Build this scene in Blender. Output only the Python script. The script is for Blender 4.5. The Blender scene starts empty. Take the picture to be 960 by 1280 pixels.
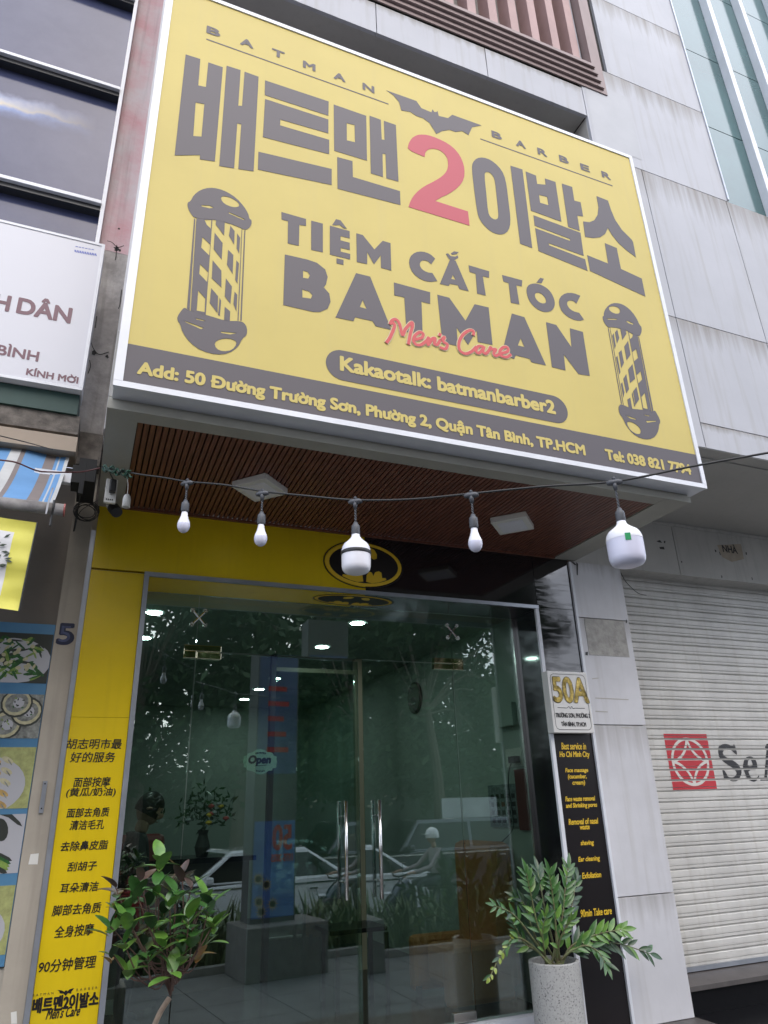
import bpy, bmesh, math, random
from mathutils import Vector, Matrix, noise
random.seed(7)
R = math.radians
scene = bpy.context.scene
col = scene.collection

# ------------------------------------------------------------------ camera
cam = bpy.data.cameras.new('camera'); cam.sensor_fit = 'HORIZONTAL'; cam.sensor_width = 36
cam.lens = 36 * 882.568 / 960; cam.clip_start = 0.05; cam.clip_end = 500
co = bpy.data.objects.new('camera', cam); col.objects.link(co)
FW = Vector((0.36101073, 0.84899772, 0.38584209)); RT = Vector((0.92472091, -0.37943763, -0.03030382)); UP = Vector((-0.12067513, -0.36773625, 0.922067))
EYE = Vector((0, 0, 1.55))
co.matrix_world = Matrix(((RT.x, UP.x, -FW.x, EYE.x), (RT.y, UP.y, -FW.y, EYE.y), (RT.z, UP.z, -FW.z, EYE.z), (0, 0, 0, 1)))
scene.camera = co
# ------------------------------------------------------------------ world, sun, exposure
SUN_EL, SUN_AZ = 46, 176          # overcast noon, light from the street side
w = bpy.data.worlds.new('World'); scene.world = w; w.use_nodes = True
wn = w.node_tree.nodes; wn.clear()
sky = wn.new('ShaderNodeTexSky'); sky.sky_type = 'NISHITA'; sky.sun_disc = False
sky.sun_elevation = R(SUN_EL); sky.sun_rotation = R(SUN_AZ); sky.air_density = 1.0; sky.dust_density = 5.0; sky.ozone_density = 1.0
bg = wn.new('ShaderNodeBackground'); bg.inputs[1].default_value = 0.15
wo = wn.new('ShaderNodeOutputWorld')
cloud = wn.new('ShaderNodeMix'); cloud.data_type = 'RGBA'; cloud.inputs[0].default_value = 0.62; cloud.inputs[7].default_value = (7.2, 7.8, 9.3, 1)   # even high cloud over the blue
w.node_tree.links.new(sky.outputs[0], cloud.inputs[6]); w.node_tree.links.new(cloud.outputs[2], bg.inputs[0]); w.node_tree.links.new(bg.outputs[0], wo.inputs[0])
sl = bpy.data.lights.new('sun', 'SUN'); sl.energy = 0.7; sl.angle = R(80); sl.color = (1, 0.985, 0.96)
so = bpy.data.objects.new('sun', sl); col.objects.link(so)
sd = Vector((math.sin(R(SUN_AZ)) * math.cos(R(SUN_EL)), math.cos(R(SUN_AZ)) * math.cos(R(SUN_EL)), math.sin(R(SUN_EL))))
so.rotation_euler = sd.to_track_quat('Z', 'Y').to_euler()
so.location = (0, -5, 15)
scene.view_settings.view_transform = 'Standard'; scene.view_settings.look = 'None'
scene.view_settings.exposure = 0.92; scene.view_settings.gamma = 1.0

# ------------------------------------------------------------------ measuring: where a line of sight meets a wall plane
def ray(px, py): return RT * ((px - 480) / 882.568) - UP * ((py - 640) / 882.568) + FW
def at(px, py, Y):
    d = ray(px, py); return EYE + d * (Y / d.y)
def atz(px, py, Z):
    d = ray(px, py); return EYE + d * ((Z - EYE.z) / d.z)

# ------------------------------------------------------------------ materials
def lin(c):
    c = c / 255
    return c / 12.92 if c <= 0.04045 else ((c + 0.055) / 1.055) ** 2.4
def srgb(r, g, b): return (lin(r), lin(g), lin(b), 1)
MATS = {}
def mat(name, color, rough=0.6, topstain=0.0, metal=0.0, spec=0.5, var=0.0, vscale=3.0, var2=None, streak=0.0, bump=0.0, bscale=60, coat=0.0, grime=None, stretch=(1, 1, 1)):
    """Principled material; var mixes the colour with a darker or second colour by noise, streak adds rain streaks."""
    m = bpy.data.materials.new(name); m.use_nodes = True; nt = m.node_tree; n = nt.nodes; L = nt.links
    p = n['Principled BSDF']
    if len(color) == 3: color = (*color, 1)
    p.inputs['Roughness'].default_value = rough; p.inputs['Metallic'].default_value = metal
    p.inputs['Specular IOR Level'].default_value = spec; p.inputs['Coat Weight'].default_value = coat; p.inputs['Coat Roughness'].default_value = 0.05
    p.inputs['Base Color'].default_value = color
    geo = n.new('ShaderNodeNewGeometry')
    src = None
    if var > 0:
        mp = n.new('ShaderNodeMapping'); mp.inputs['Scale'].default_value = stretch
        L.new(geo.outputs['Position'], mp.inputs[0])
        nz = n.new('ShaderNodeTexNoise'); nz.inputs['Scale'].default_value = vscale; nz.inputs['Detail'].default_value = 9; nz.inputs['Roughness'].default_value = 0.62
        L.new(mp.outputs[0], nz.inputs[0])
        rp = n.new('ShaderNodeValToRGB'); rp.color_ramp.elements[0].position = 0.33; rp.color_ramp.elements[1].position = 0.68
        L.new(nz.outputs[0], rp.inputs[0])
        mx = n.new('ShaderNodeMix'); mx.data_type = 'RGBA'
        c2 = var2 if var2 else tuple(c * (1 - var) for c in color[:3])
        mx.inputs[6].default_value = (*c2[:3], 1); mx.inputs[7].default_value = color
        L.new(rp.outputs[0], mx.inputs[0]); src = mx.outputs[2]
    if streak > 0:
        mp = n.new('ShaderNodeMapping'); mp.inputs['Scale'].default_value = (9, 9, 0.45)
        L.new(geo.outputs['Position'], mp.inputs[0])
        nz = n.new('ShaderNodeTexNoise'); nz.inputs['Scale'].default_value = 2.2; nz.inputs['Detail'].default_value = 6
        L.new(mp.outputs[0], nz.inputs[0])
        rp = n.new('ShaderNodeValToRGB'); rp.color_ramp.elements[0].position = 0.52; rp.color_ramp.elements[1].position = 0.75
        rp.color_ramp.elements[0].color = (0, 0, 0, 1); rp.color_ramp.elements[1].color = (streak,) * 3 + (1,)
        L.new(nz.outputs[0], rp.inputs[0])
        mx = n.new('ShaderNodeMix'); mx.data_type = 'RGBA'
        g = grime if grime else (0.12, 0.11, 0.09)
        mx.inputs[7].default_value = (*g[:3], 1)
        if src: L.new(src, mx.inputs[6])
        else: mx.inputs[6].default_value = color
        L.new(rp.outputs[0], mx.inputs[0]); src = mx.outputs[2]
    if topstain > 0:     # rain-carried dirt running down from the joint at the top of each panel
        tc = n.new('ShaderNodeTexCoord'); sp = n.new('ShaderNodeSeparateXYZ'); L.new(tc.outputs['Generated'], sp.inputs[0])
        mp = n.new('ShaderNodeMapping'); mp.inputs['Scale'].default_value = (7, 7, 0.35); L.new(geo.outputs['Position'], mp.inputs[0])
        nz = n.new('ShaderNodeTexNoise'); nz.inputs['Scale'].default_value = 3.0; nz.inputs['Detail'].default_value = 8; L.new(mp.outputs[0], nz.inputs[0])
        ad = n.new('ShaderNodeMath'); ad.operation = 'MULTIPLY_ADD'; ad.inputs[1].default_value = 0.55; L.new(nz.outputs[0], ad.inputs[0]); L.new(sp.outputs[2], ad.inputs[2])
        rp = n.new('ShaderNodeValToRGB'); rp.color_ramp.elements[0].position = 1.02; rp.color_ramp.elements[1].position = 1.34; rp.color_ramp.elements[0].position = 0.0; rp.color_ramp.elements[0].color = (0, 0, 0, 1)
        sb_ = n.new('ShaderNodeMapRange'); sb_.inputs[1].default_value = 1.06; sb_.inputs[2].default_value = 1.36; L.new(ad.outputs[0], sb_.inputs[0])
        ml = n.new('ShaderNodeMath'); ml.operation = 'MULTIPLY'; ml.inputs[1].default_value = topstain; L.new(sb_.outputs[0], ml.inputs[0])
        n.remove(rp)
        mx = n.new('ShaderNodeMix'); mx.data_type = 'RGBA'; mx.inputs[7].default_value = (0.20, 0.18, 0.15, 1); L.new(ml.outputs[0], mx.inputs[0])
        if src: L.new(src, mx.inputs[6])
        else: mx.inputs[6].default_value = color
        src = mx.outputs[2]
    if src: L.new(src, p.inputs['Base Color'])
    if bump > 0:
        nb = n.new('ShaderNodeTexNoise'); nb.inputs['Scale'].default_value = bscale; nb.inputs['Detail'].default_value = 5
        L.new(geo.outputs['Position'], nb.inputs[0])
        b = n.new('ShaderNodeBump'); b.inputs['Strength'].default_value = bump; b.inputs['Distance'].default_value = 0.01
        L.new(nb.outputs[0], b.inputs['Height']); L.new(b.outputs[0], p.inputs['Normal'])
    MATS[name] = m
    return m
def glass_mat(name, tint, base=0.09):
    m = bpy.data.materials.new(name); m.use_nodes = True; nt = m.node_tree; n = nt.nodes; n.clear()
    o = n.new('ShaderNodeOutputMaterial'); mx = n.new('ShaderNodeMixShader'); t = n.new('ShaderNodeBsdfTransparent'); g = n.new('ShaderNodeBsdfGlossy')
    f = n.new('ShaderNodeFresnel'); f.inputs[0].default_value = 1.5
    a = n.new('ShaderNodeMath'); a.operation = 'ADD'; a.inputs[1].default_value = base - 0.04; a.use_clamp = True
    t.inputs[0].default_value = (*tint, 1); g.inputs['Roughness'].default_value = 0.0; g.inputs[0].default_value = (0.95, 1, 0.98, 1)
    L = nt.links; L.new(f.outputs[0], a.inputs[0]); L.new(a.outputs[0], mx.inputs[0]); L.new(t.outputs[0], mx.inputs[1]); L.new(g.outputs[0], mx.inputs[2]); L.new(mx.outputs[0], o.inputs[0])
    return m
def emit_mat(name, color, s):
    m = bpy.data.materials.new(name); m.use_nodes = True; n = m.node_tree.nodes; p = n['Principled BSDF']
    p.inputs['Emission Color'].default_value = (*color, 1); p.inputs['Emission Strength'].default_value = s; p.inputs['Base Color'].default_value = (0.8, 0.8, 0.8, 1)
    return m

M_sign_yellow = mat('flex_face_yellow', (0.60, 0.49, 0.155), 0.50, spec=0.25, var=0.10, vscale=0.9, streak=0.10, grime=(0.45, 0.38, 0.2), bump=0.12, bscale=1.6)
M_sign_grey = mat('flex_face_dark_print', (0.098, 0.088, 0.097), 0.50, spec=0.35)
M_sign_red = mat('flex_face_red_print', (0.46, 0.075, 0.10), 0.50, spec=0.35)
M_sign_white = mat('flex_face_white_print', (0.62, 0.54, 0.34), 0.5, spec=0.3)
M_sign_scriptred = mat('flex_face_coral_print', (0.55, 0.085, 0.085), 0.5, spec=0.35)
M_alu = mat('white_aluminium', (0.72, 0.74, 0.78), 0.35, var=0.12, vscale=4)
M_alu_grey = mat('grey_aluminium', (0.42, 0.45, 0.50), 0.3, metal=0.6, var=0.2, vscale=6)
M_canopy = mat('canopy_plaster_grey', (0.40, 0.39, 0.34), 0.7, var=0.14, vscale=3, bump=0.15, bscale=30)
M_wood = mat('dark_red_wood_slat', (0.23, 0.085, 0.052), 0.45, var=0.5, vscale=5, stretch=(14, 1.2, 1))
M_woodback = mat('dark_wood_groove', (0.018, 0.008, 0.006), 0.8)
M_yellow = mat('glossy_yellow_panel', (0.70, 0.51, 0.012), 0.2, spec=0.5, var=0.13, vscale=1.6, streak=0.12, grime=(0.30, 0.20, 0.02), bump=0.10, bscale=7)
M_black = mat('glossy_black_panel', (0.008, 0.007, 0.009), 0.07, spec=0.9, coat=0.3, bump=0.03, bscale=5)
M_blackscuff = M_black.copy(); M_blackscuff.name = 'scuffed_glossy_black_panel'; nt_ = M_blackscuff.node_tree; g_ = nt_.nodes.new('ShaderNodeNewGeometry'); mp_ = nt_.nodes.new('ShaderNodeMapping'); mp_.inputs['Rotation'].default_value = (0, R(35), 0); mp_.inputs['Scale'].default_value = (3, 3, 22)
nz_ = nt_.nodes.new('ShaderNodeTexNoise'); nz_.inputs['Scale'].default_value = 1.6; nz_.inputs['Detail'].default_value = 7; mr_ = nt_.nodes.new('ShaderNodeMapRange'); mr_.inputs[1].default_value = .5; mr_.inputs[2].default_value = .75; mr_.inputs[3].default_value = .05; mr_.inputs[4].default_value = .30
nt_.links.new(g_.outputs['Position'], mp_.inputs[0]); nt_.links.new(mp_.outputs[0], nz_.inputs[0]); nt_.links.new(nz_.outputs[0], mr_.inputs[0]); nt_.links.new(mr_.outputs[0], nt_.nodes['Principled BSDF'].inputs['Roughness'])
M_blackmatte = mat('satin_black_panel', (0.014, 0.012, 0.013), 0.25, spec=0.3)
M_blackprint = mat('black_print', (0.012, 0.01, 0.01), 0.4)
M_goldprint = mat('yellow_print', (0.75, 0.50, 0.03), 0.4)
M_white = mat('white_composite_panel', (0.445, 0.455, 0.485), 0.55, spec=0.3, topstain=0.8, bump=0.08, bscale=2.0, var=0.10, vscale=1.3, streak=0.35, grime=(0.30, 0.28, 0.25))
M_white2 = mat('white_pillar_panel', (0.60, 0.60, 0.62), 0.5, topstain=0.5, var=0.13, vscale=2.5, streak=0.25, grime=(0.33, 0.31, 0.27), bump=0.1, bscale=12)
M_soffit = mat('grey_soffit_panel', (0.40, 0.39, 0.36), 0.6, var=0.12, vscale=1.5, streak=0.1)
M_beam = mat('grey_beam_panel', (0.48, 0.47, 0.44), 0.6, var=0.15, vscale=2.5, streak=0.25)
M_concrete = mat('weathered_concrete', (0.42, 0.39, 0.36), 0.85, var=0.45, vscale=7, streak=0.5, bump=0.5, bscale=40)
M_carglass = mat('car_window_glass', (0.01, 0.012, 0.014), 0.08, spec=0.5)
M_pink = mat('flaking_pink_paint_on_concrete', (0.52, 0.48, 0.48), 0.85, var=0.3, vscale=3.2, var2=(0.52, 0.30, 0.31), streak=0.3, bump=0.4, bscale=40)
M_dirty = mat('blackened_concrete', (0.20, 0.18, 0.16), 0.9, var=0.6, vscale=12, bump=0.6, bscale=50)
M_beige = mat('beige_plaster', (0.42, 0.375, 0.305), 0.7, var=0.16, vscale=3, streak=0.25, bump=0.12, bscale=25)
M_beige2 = mat('shaded_beige_wall', (0.28, 0.245, 0.21), 0.8, var=0.2, vscale=2)  # beige set greyer and darker: the awning's shade is put into the colour
M_shutter = mat('cream_shutter_paint', (0.60, 0.59, 0.555), 0.42, topstain=0.0, var=0.22, vscale=3, streak=0.35, grime=(0.35, 0.32, 0.26))
M_groove = mat('dark_joint', (0.03, 0.028, 0.025), 0.9)
M_redpaint = mat('red_stencil_paint', (0.50, 0.025, 0.035), 0.5, var=0.15)
M_stone_black = mat('polished_black_stone', (0.006, 0.006, 0.007), 0.3, spec=0.15, var=0.3, vscale=30)
M_stone_grey = mat('worn_grey_stone', (0.10, 0.09, 0.085), 0.5, var=0.3, vscale=9)
M_glass = glass_mat('tinted_shop_glass', (0.72, 0.83, 0.78), 0.145)
M_steel = mat('brushed_steel', (0.75, 0.75, 0.73), 0.2, metal=1.0)
M_chrome = mat('polished_gold_steel', (0.85, 0.80, 0.55), 0.04, metal=1.0)
M_dark = mat('black_plastic', (0.02, 0.02, 0.02), 0.45)
M_darkgrey = mat('dark_grey_plastic', (0.07, 0.075, 0.085), 0.5)
M_bulb = mat('white_bulb_plastic', (0.80, 0.80, 0.84), 0.25, spec=0.4)
M_bulbcap = mat('pale_lilac_diffuser', (0.66, 0.66, 0.78), 0.3)
M_whiteplastic = mat('white_plastic', (0.70, 0.69, 0.64), 0.4)
M_green = mat('green_sticker', (0.02, 0.30, 0.10), 0.4)
M_winglass = mat('dusty_dark_window', (0.05, 0.06, 0.125), 0.12, spec=0.35, var=0.5, vscale=2.0, var2=(0.08, 0.09, 0.16))
M_winframe = mat('dark_window_frame', (0.03, 0.032, 0.035), 0.4)
M_teal = mat('teal_curtain_glass', (0.055, 0.13, 0.13), 0.12, spec=0.9, var=0.3, vscale=1.2)
M_brownframe = mat('mauve_brown_window_frame', (0.26, 0.19, 0.18), 0.5, var=0.15)
M_slatpink = mat('dusty_pink_louvre', (0.40, 0.26, 0.245), 0.6, var=0.2)
M_louvre = mat('grey_louvre_back', (0.27, 0.26, 0.24), 0.7, var=0.2)
M_greenband = mat('dark_green_band', (0.03, 0.075, 0.065), 0.6, var=0.3)
M_maroon = mat('shaded_maroon_wall', (0.07, 0.03, 0.03), 0.8)  # base colour includes the shadow under the projecting upper floor

# ------------------------------------------------------------------ object helpers
WL = {}
def tag(o, label=None, cat=None, group=None, kind=None):
    if label: o['label'] = label
    if cat: o['category'] = cat
    if group: o['group'] = group
    if kind: o['kind'] = kind
    return o
def thing(name, label, cat, loc, group=None, kind=None, rz=0):
    o = bpy.data.objects.new(name, None); col.objects.link(o); o.empty_display_size = 0.05
    o.location = loc; WL[o.name] = Vector(loc)
    return tag(o, label, cat, group, kind)
def link(name, me, mt, parent=None, origin=None, label=None, smooth=False):
    """mesh given in world coordinates; the object's origin goes to `origin` (or its centre)"""
    if origin is None:
        vs = [v.co for v in me.vertices]
        if vs:
            mn = Vector([min(v[i] for v in vs) for i in range(3)]); mx = Vector([max(v[i] for v in vs) for i in range(3)]); origin = (mn + mx) / 2
        else: origin = Vector((0, 0, 0))
    origin = Vector(origin)
    me.transform(Matrix.Translation(-origin))
    if mt is not None and len(me.materials) == 0:
        for m in (mt if isinstance(mt, (list, tuple)) else [mt]): me.materials.append(m)
    if smooth:
        for p in me.polygons: p.use_smooth = True
    me.name = name
    o = bpy.data.objects.new(name, me); col.objects.link(o)
    if parent is not None:
        o.parent = parent; o.location = origin - WL[parent.name]
    else: o.location = origin
    WL[o.name] = origin
    if label: o['label'] = label
    return o
def share(name, me, loc, parent, rot=None, scale=None, label=None):
    o = bpy.data.objects.new(name, me); col.objects.link(o); loc = Vector(loc)
    o.parent = parent; o.location = loc - (WL[parent.name] if parent else Vector())
    if rot is not None: o.rotation_euler = rot
    if scale is not None: o.scale = scale
    WL[o.name] = loc
    if label: o['label'] = label
    return o
class MB:
    def __init__(s): s.v = []; s.f = []; s.m = []
    def add(s, vs, fs, mi=0):
        b = len(s.v); s.v += [tuple(v) for v in vs]; s.f += [tuple(i + b for i in f) for f in fs]; s.m += [mi] * len(fs); return s
    def box(s, x0, x1, y0, y1, z0, z1, mi=0):
        return s.add([(x0, y0, z0), (x1, y0, z0), (x1, y1, z0), (x0, y1, z0), (x0, y0, z1), (x1, y0, z1), (x1, y1, z1), (x0, y1, z1)],
                     [(0, 3, 2, 1), (4, 5, 6, 7), (0, 1, 5, 4), (1, 2, 6, 5), (2, 3, 7, 6), (3, 0, 4, 7)], mi)
    def quad(s, a, b, c, d, mi=0): return s.add([a, b, c, d], [(0, 1, 2, 3)], mi)
    def tube(s, pts, r, seg=8, mi=0, caps=True):
        pts = [Vector(p) for p in pts]; rs = r if isinstance(r, (list, tuple)) else [r] * len(pts); n = len(pts); vs = []; fs = []; up = None
        for i, p in enumerate(pts):
            t = (pts[min(i + 1, n - 1)] - pts[max(i - 1, 0)]).normalized()
            if up is None: up = t.orthogonal().normalized()
            else:
                up = (up - t * up.dot(t)); up = up.normalized() if up.length > 1e-6 else t.orthogonal().normalized()
            b = t.cross(up)
            for k in range(seg):
                a = 2 * math.pi * k / seg; vs.append(p + (up * math.cos(a) + b * math.sin(a)) * rs[i])
        for i in range(n - 1):
            for k in range(seg):
                k2 = (k + 1) % seg; fs.append((i * seg + k, i * seg + k2, (i + 1) * seg + k2, (i + 1) * seg + k))
        if caps: fs.append(tuple(reversed(range(seg)))); fs.append(tuple((n - 1) * seg + k for k in range(seg)))
        return s.add(vs, fs, mi)
    def lathe(s, prof, c=(0, 0, 0), seg=24, mi=0):
        vs = []; fs = []; n = len(prof); c = Vector(c)
        for r, z in prof:
            for k in range(seg):
                a = 2 * math.pi * k / seg; vs.append((c.x + r * math.cos(a), c.y + r * math.sin(a), c.z + z))
        for i in range(n - 1):
            for k in range(seg):
                k2 = (k + 1) % seg; fs.append((i * seg + k, i * seg + k2, (i + 1) * seg + k2, (i + 1) * seg + k))
        return s.add(vs, fs, mi)
    def mesh(s):
        me = bpy.data.meshes.new('m'); me.from_pydata(s.v, [], s.f); me.update()
        for p, mi in zip(me.polygons, s.m): p.material_index = mi
        return me
    def build(s, name, mt, parent=None, label=None, smooth=False, bevel=0, origin=None, weld=False):
        me = s.mesh()
        if weld:
            bb = bmesh.new(); bb.from_mesh(me); bmesh.ops.remove_doubles(bb, verts=bb.verts, dist=.0004); bb.to_mesh(me); bb.free()
        o = link(name, me, mt, parent, origin, label, smooth)
        if bevel:
            b = o.modifiers.new('bevel', 'BEVEL'); b.width = bevel; b.segments = 2; b.limit_method = 'ANGLE'
        return o
def box(name, x0, x1, y0, y1, z0, z1, mt, parent=None, label=None, bevel=0):
    return MB().box(x0, x1, y0, y1, z0, z1).build(name, mt, parent, label, bevel=bevel)
def struct(o): o['kind'] = 'structure'; return o
def curve_mesh(cu):
    ob = bpy.data.objects.new('tmp', cu); col.objects.link(ob)
    dg = bpy.context.evaluated_depsgraph_get()
    me = bpy.data.meshes.new_from_object(ob.evaluated_get(dg)); bpy.data.objects.remove(ob)
    me.materials.clear()
    return me
def loops_mesh(loops):
    cu = bpy.data.curves.new('c', 'CURVE'); cu.dimensions = '2D'; cu.fill_mode = 'BOTH'; cu.extrude = 0.0006
    for lp in loops:
        sp = cu.splines.new('POLY'); sp.points.add(len(lp) - 1); sp.use_cyclic_u = True
        for i, (x, y) in enumerate(lp): sp.points[i].co = (x, y, 0, 1)
    return curve_mesh(cu)
def stand(me, Y):   # x,y sheet -> upright sheet in the plane y = Y facing the street
    me.transform(Matrix.Translation((0, Y, 0)) @ Matrix.Rotation(R(90), 4, 'X')); return me
def graphic(name, loops, Y, mt, parent, label=None):
    """flat print in the wall plane from (x, z) outlines"""
    return link(name, stand(loops_mesh(loops), Y), mt, parent, None, label)
def W(org, k, pts, Y):  # outline noted on an enlarged crop: origin, magnification -> (x, z) in plane Y
    out = []
    for x, y in pts:
        p = at(org[0] + x / k, org[1] + y / k, Y); out.append((p.x, p.z))
    return out
def ell(cx, cz, rx, rz, n=40, a0=0): return [(cx + rx * math.cos(2 * math.pi * i / n + a0), cz + rz * math.sin(2 * math.pi * i / n + a0)) for i in range(n)]
def smooth_closed(pts, it=1):
    for _ in range(it):
        q = []
        for i in range(len(pts)):
            a = pts[i]; b = pts[(i + 1) % len(pts)]
            q += [(a[0] * .75 + b[0] * .25, a[1] * .75 + b[1] * .25), (a[0] * .25 + b[0] * .75, a[1] * .25 + b[1] * .75)]
        pts = q
    return pts
def catmull(pts, k=6):
    P = [Vector(p) for p in pts]; P = [P[0] * 2 - P[1]] + P + [P[-1] * 2 - P[-2]]; out = []
    for i in range(1, len(P) - 2):
        for j in range(k):
            t = j / k; a, b, c, d = P[i - 1:i + 3]
            out.append(0.5 * ((2 * b) + (-a + c) * t + (2 * a - 5 * b + 4 * c - d) * t * t + (-a + 3 * b - 3 * c + d) * t ** 3))
    out.append(P[-2]); return out
def ribbon_mb(mb, pts, wd, Y, sm=True, mi=0, dy=0.0):
    """a brush stroke of width wd through (x, z) points in plane Y"""
    pts = [Vector(p) for p in pts]
    if sm and len(pts) > 2: pts = catmull(pts)
    h = wd / 2; nrm = []
    for i in range(len(pts)):
        t = pts[min(i + 1, len(pts) - 1)] - pts[max(i - 1, 0)]; t = t.normalized() if t.length > 1e-9 else Vector((1, 0)); nrm.append(Vector((-t.y, t.x)))
    vs = []
    for i, (p, n) in enumerate(zip(pts, nrm)): yy = Y - dy * i / len(pts); vs += [(p.x + n.x * h, yy, p.y + n.y * h), (p.x - n.x * h, yy, p.y - n.y * h)]
    mb.add(vs, [(2 * i, 2 * i + 1, 2 * i + 3, 2 * i + 2) for i in range(len(pts) - 1)], mi)
def raw_text(body, shear, spacing):
    cu = bpy.data.curves.new('t', 'FONT'); cu.body = body; cu.shear = shear; cu.space_character = spacing; cu.resolution_u = 4
    return curve_mesh(cu)
HORN = {'ơ': 'o', 'ờ': 'ò', 'ư': 'u', 'Ơ': 'O', 'Ờ': 'Ò', 'Ư': 'U'}
def text_me(body, bold=0.0, shear=0.0, spacing=1.0):
    """letters; the Vietnamese horn and the barred D are drawn as strokes of their own"""
    base = ''.join('D' if c == 'Đ' else HORN.get(c, c) for c in body)
    me = raw_text(base, shear, spacing)
    if base == body: return me
    bm = bmesh.new(); bm.from_mesh(me)
    def right(s_): m_ = raw_text(s_, shear, spacing); return max(v.co.x for v in m_.vertices)
    def quad(pts): bm.faces.new([bm.verts.new((x, y, .0007)) for x, y in pts])
    for i, c in enumerate(body):
        if c == 'Đ':
            x1 = right(base[:i + 1]); w_ = x1 - min(v.co.x for v in raw_text('D', 0, 1).vertices) - (right(base[:i] + '.') if i else 0) + .0
            x0 = x1 - .60
            quad([(x0 - .07, .305), (x0 + .26, .305), (x0 + .26, .375), (x0 - .07, .375)])
        elif c in HORN:
            up = c.isupper(); x1 = right(base[:i + 1]); zt = .66 if up else .44
            if c in 'ưƯ': quad([(x1 - .03, zt - .07), (x1 + .055, zt - .03), (x1 + .085, zt + .09), (x1 + .03, zt + .09), (x1 + .01, zt + .015), (x1 - .03, zt)])
            else: quad([(x1 - .10, zt - .09), (x1 - .01, zt - .04), (x1 + .03, zt + .09), (x1 - .03, zt + .09), (x1 - .055, zt + .01), (x1 - .12, zt - .02)])
    bm.to_mesh(me); bm.free(); return me
def cap_h():
    me = text_me('H'); return max(v.co.y for v in me.vertices)
CAP = cap_h()
def thicken(me, bx, by, n=8, dz=0.00012):
    """bolder lettering: the same letters repeated a little apart, each a hair nearer"""
    bm = bmesh.new(); bm.from_mesh(me); base = list(bm.verts) + list(bm.edges) + list(bm.faces)
    for k in range(n):
        a = 2 * math.pi * (k + .5) / n
        d = bmesh.ops.duplicate(bm, geom=base)
        bmesh.ops.translate(bm, verts=[v for v in d['geom'] if isinstance(v, bmesh.types.BMVert)], vec=(bx * math.cos(a), by * math.sin(a), dz * (k + 1)))
    bm.to_mesh(me); bm.free(); return me
def fit_text(name, body, x0, x1, z0, z1, Y, mt, parent, bold=0.0, shear=0.0, whole=True, label=None, spacing=1.0, cap=False, rot=0):
    me = text_me(body, shear=shear, spacing=spacing)
    xs = [v.co.x for v in me.vertices]; ys = [v.co.y for v in me.vertices]
    ax, bx = min(xs), max(xs)
    ay, by = (0, CAP) if cap else (min(ys), max(ys))
    sx = (x1 - x0) / (bx - ax); sz = (z1 - z0) / (by - ay)
    me.transform(Matrix.Translation((x0, z0, 0)) @ Matrix.Diagonal((sx, sz, 1, 1)) @ Matrix.Translation((-ax, -ay, 0)))
    if bold: thicken(me, bold, bold)
    if rot: 
        c = Vector(((x0 + x1) / 2, (z0 + z1) / 2, 0)); me.transform(Matrix.Translation(c) @ Matrix.Rotation(rot, 4, 'Z') @ Matrix.Translation(-c))
    return link(name, stand(me, Y), mt, parent, None, label)
def text_base(name, body, bl, br, tl, Y, mt, parent, **k):
    a = at(*bl, Y); b = at(*br, Y); t = at(*tl, Y)
    z0 = (a.z + b.z) / 2; return fit_text(name, body, a.x, b.x, z0, z0 + (t.z - a.z), Y, mt, parent, cap=True, **k)
def text_box(name, body, org, kk, x0, y0, x1, y1, Y, mt, parent, **k):
    xm, ym = (x0 + x1) / 2, (y0 + y1) / 2
    f = lambda x, y: at(org[0] + x / kk, org[1] + y / kk, Y)
    return fit_text(name, body, f(x0, ym).x, f(x1, ym).x, f(xm, y1).z, f(xm, y0).z, Y, mt, parent, **k)
def px2(org, k, x, y): return (org[0] + x / k, org[1] + y / k)

# ================================================================== ground and street
GZ = -0.45
def sheet(name, x0, x1, y0, y1, z, mt):
    return struct(MB().quad((x0, y0, z), (x1, y0, z), (x1, y1, z), (x0, y1, z)).build(name, mt))
M_pave = mat('grey_paving_stone', (0.165, 0.17, 0.175), 0.6, var=0.3, vscale=2.5, bump=0.2, bscale=30)
M_asphalt = mat('asphalt', (0.15, 0.15, 0.152), 0.85, var=0.3, vscale=2)
M_soil = mat('dark_soil', (0.035, 0.025, 0.018), 0.95, var=0.3, vscale=10)
M_curb = mat('concrete_kerb', (0.33, 0.32, 0.30), 0.8, var=0.3, vscale=6)
sheet('ground', -120, 120, -160, 60, GZ - 0.16, mat('earth', (0.16, 0.14, 0.11), 0.95, var=0.3))
sheet('road', -120, 120, -14, -2.0, GZ - 0.12, M_asphalt)
pv = struct(MB().box(-30, 30, -0.9, 4.9, GZ - 0.05, GZ - 0.006).build('pavement', M_groove))
tile = MB().box(-.395, .395, -.395, .395, -.03, 0).mesh(); tile.materials.append(M_pave)
for i in range(0, 9):
    for j in range(0, 7):
        share('paving_stone', tile, (0.2 + i * .8, -0.45 + j * .8, GZ), pv)
kb = struct(MB().box(-30, 30, -1.02, -0.9, GZ - .1, GZ + .09).box(-30, 30, -2.12, -2.0, GZ - .16, GZ + .05).build('kerb', M_curb, bevel=0.01))
struct(MB().box(-30, 30, -2.0, -1.02, GZ - .1, GZ + .03).build('planting_bed', M_soil))
mk = MB()
for i in range(-12, 14): mk.box(i * 4.0, i * 4.0 + 2.0, -8.1, -8.0, GZ - .12, GZ - .115)
struct(mk.build('road_marking', mat('road_paint', (0.6, 0.6, 0.58), 0.7)))

# ================================================================== shop building
b = thing('shop_building', 'narrow shop front with yellow and black glossy panels around a glass entrance', 'building', (1.8, 4.7, 0.12))
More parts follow.
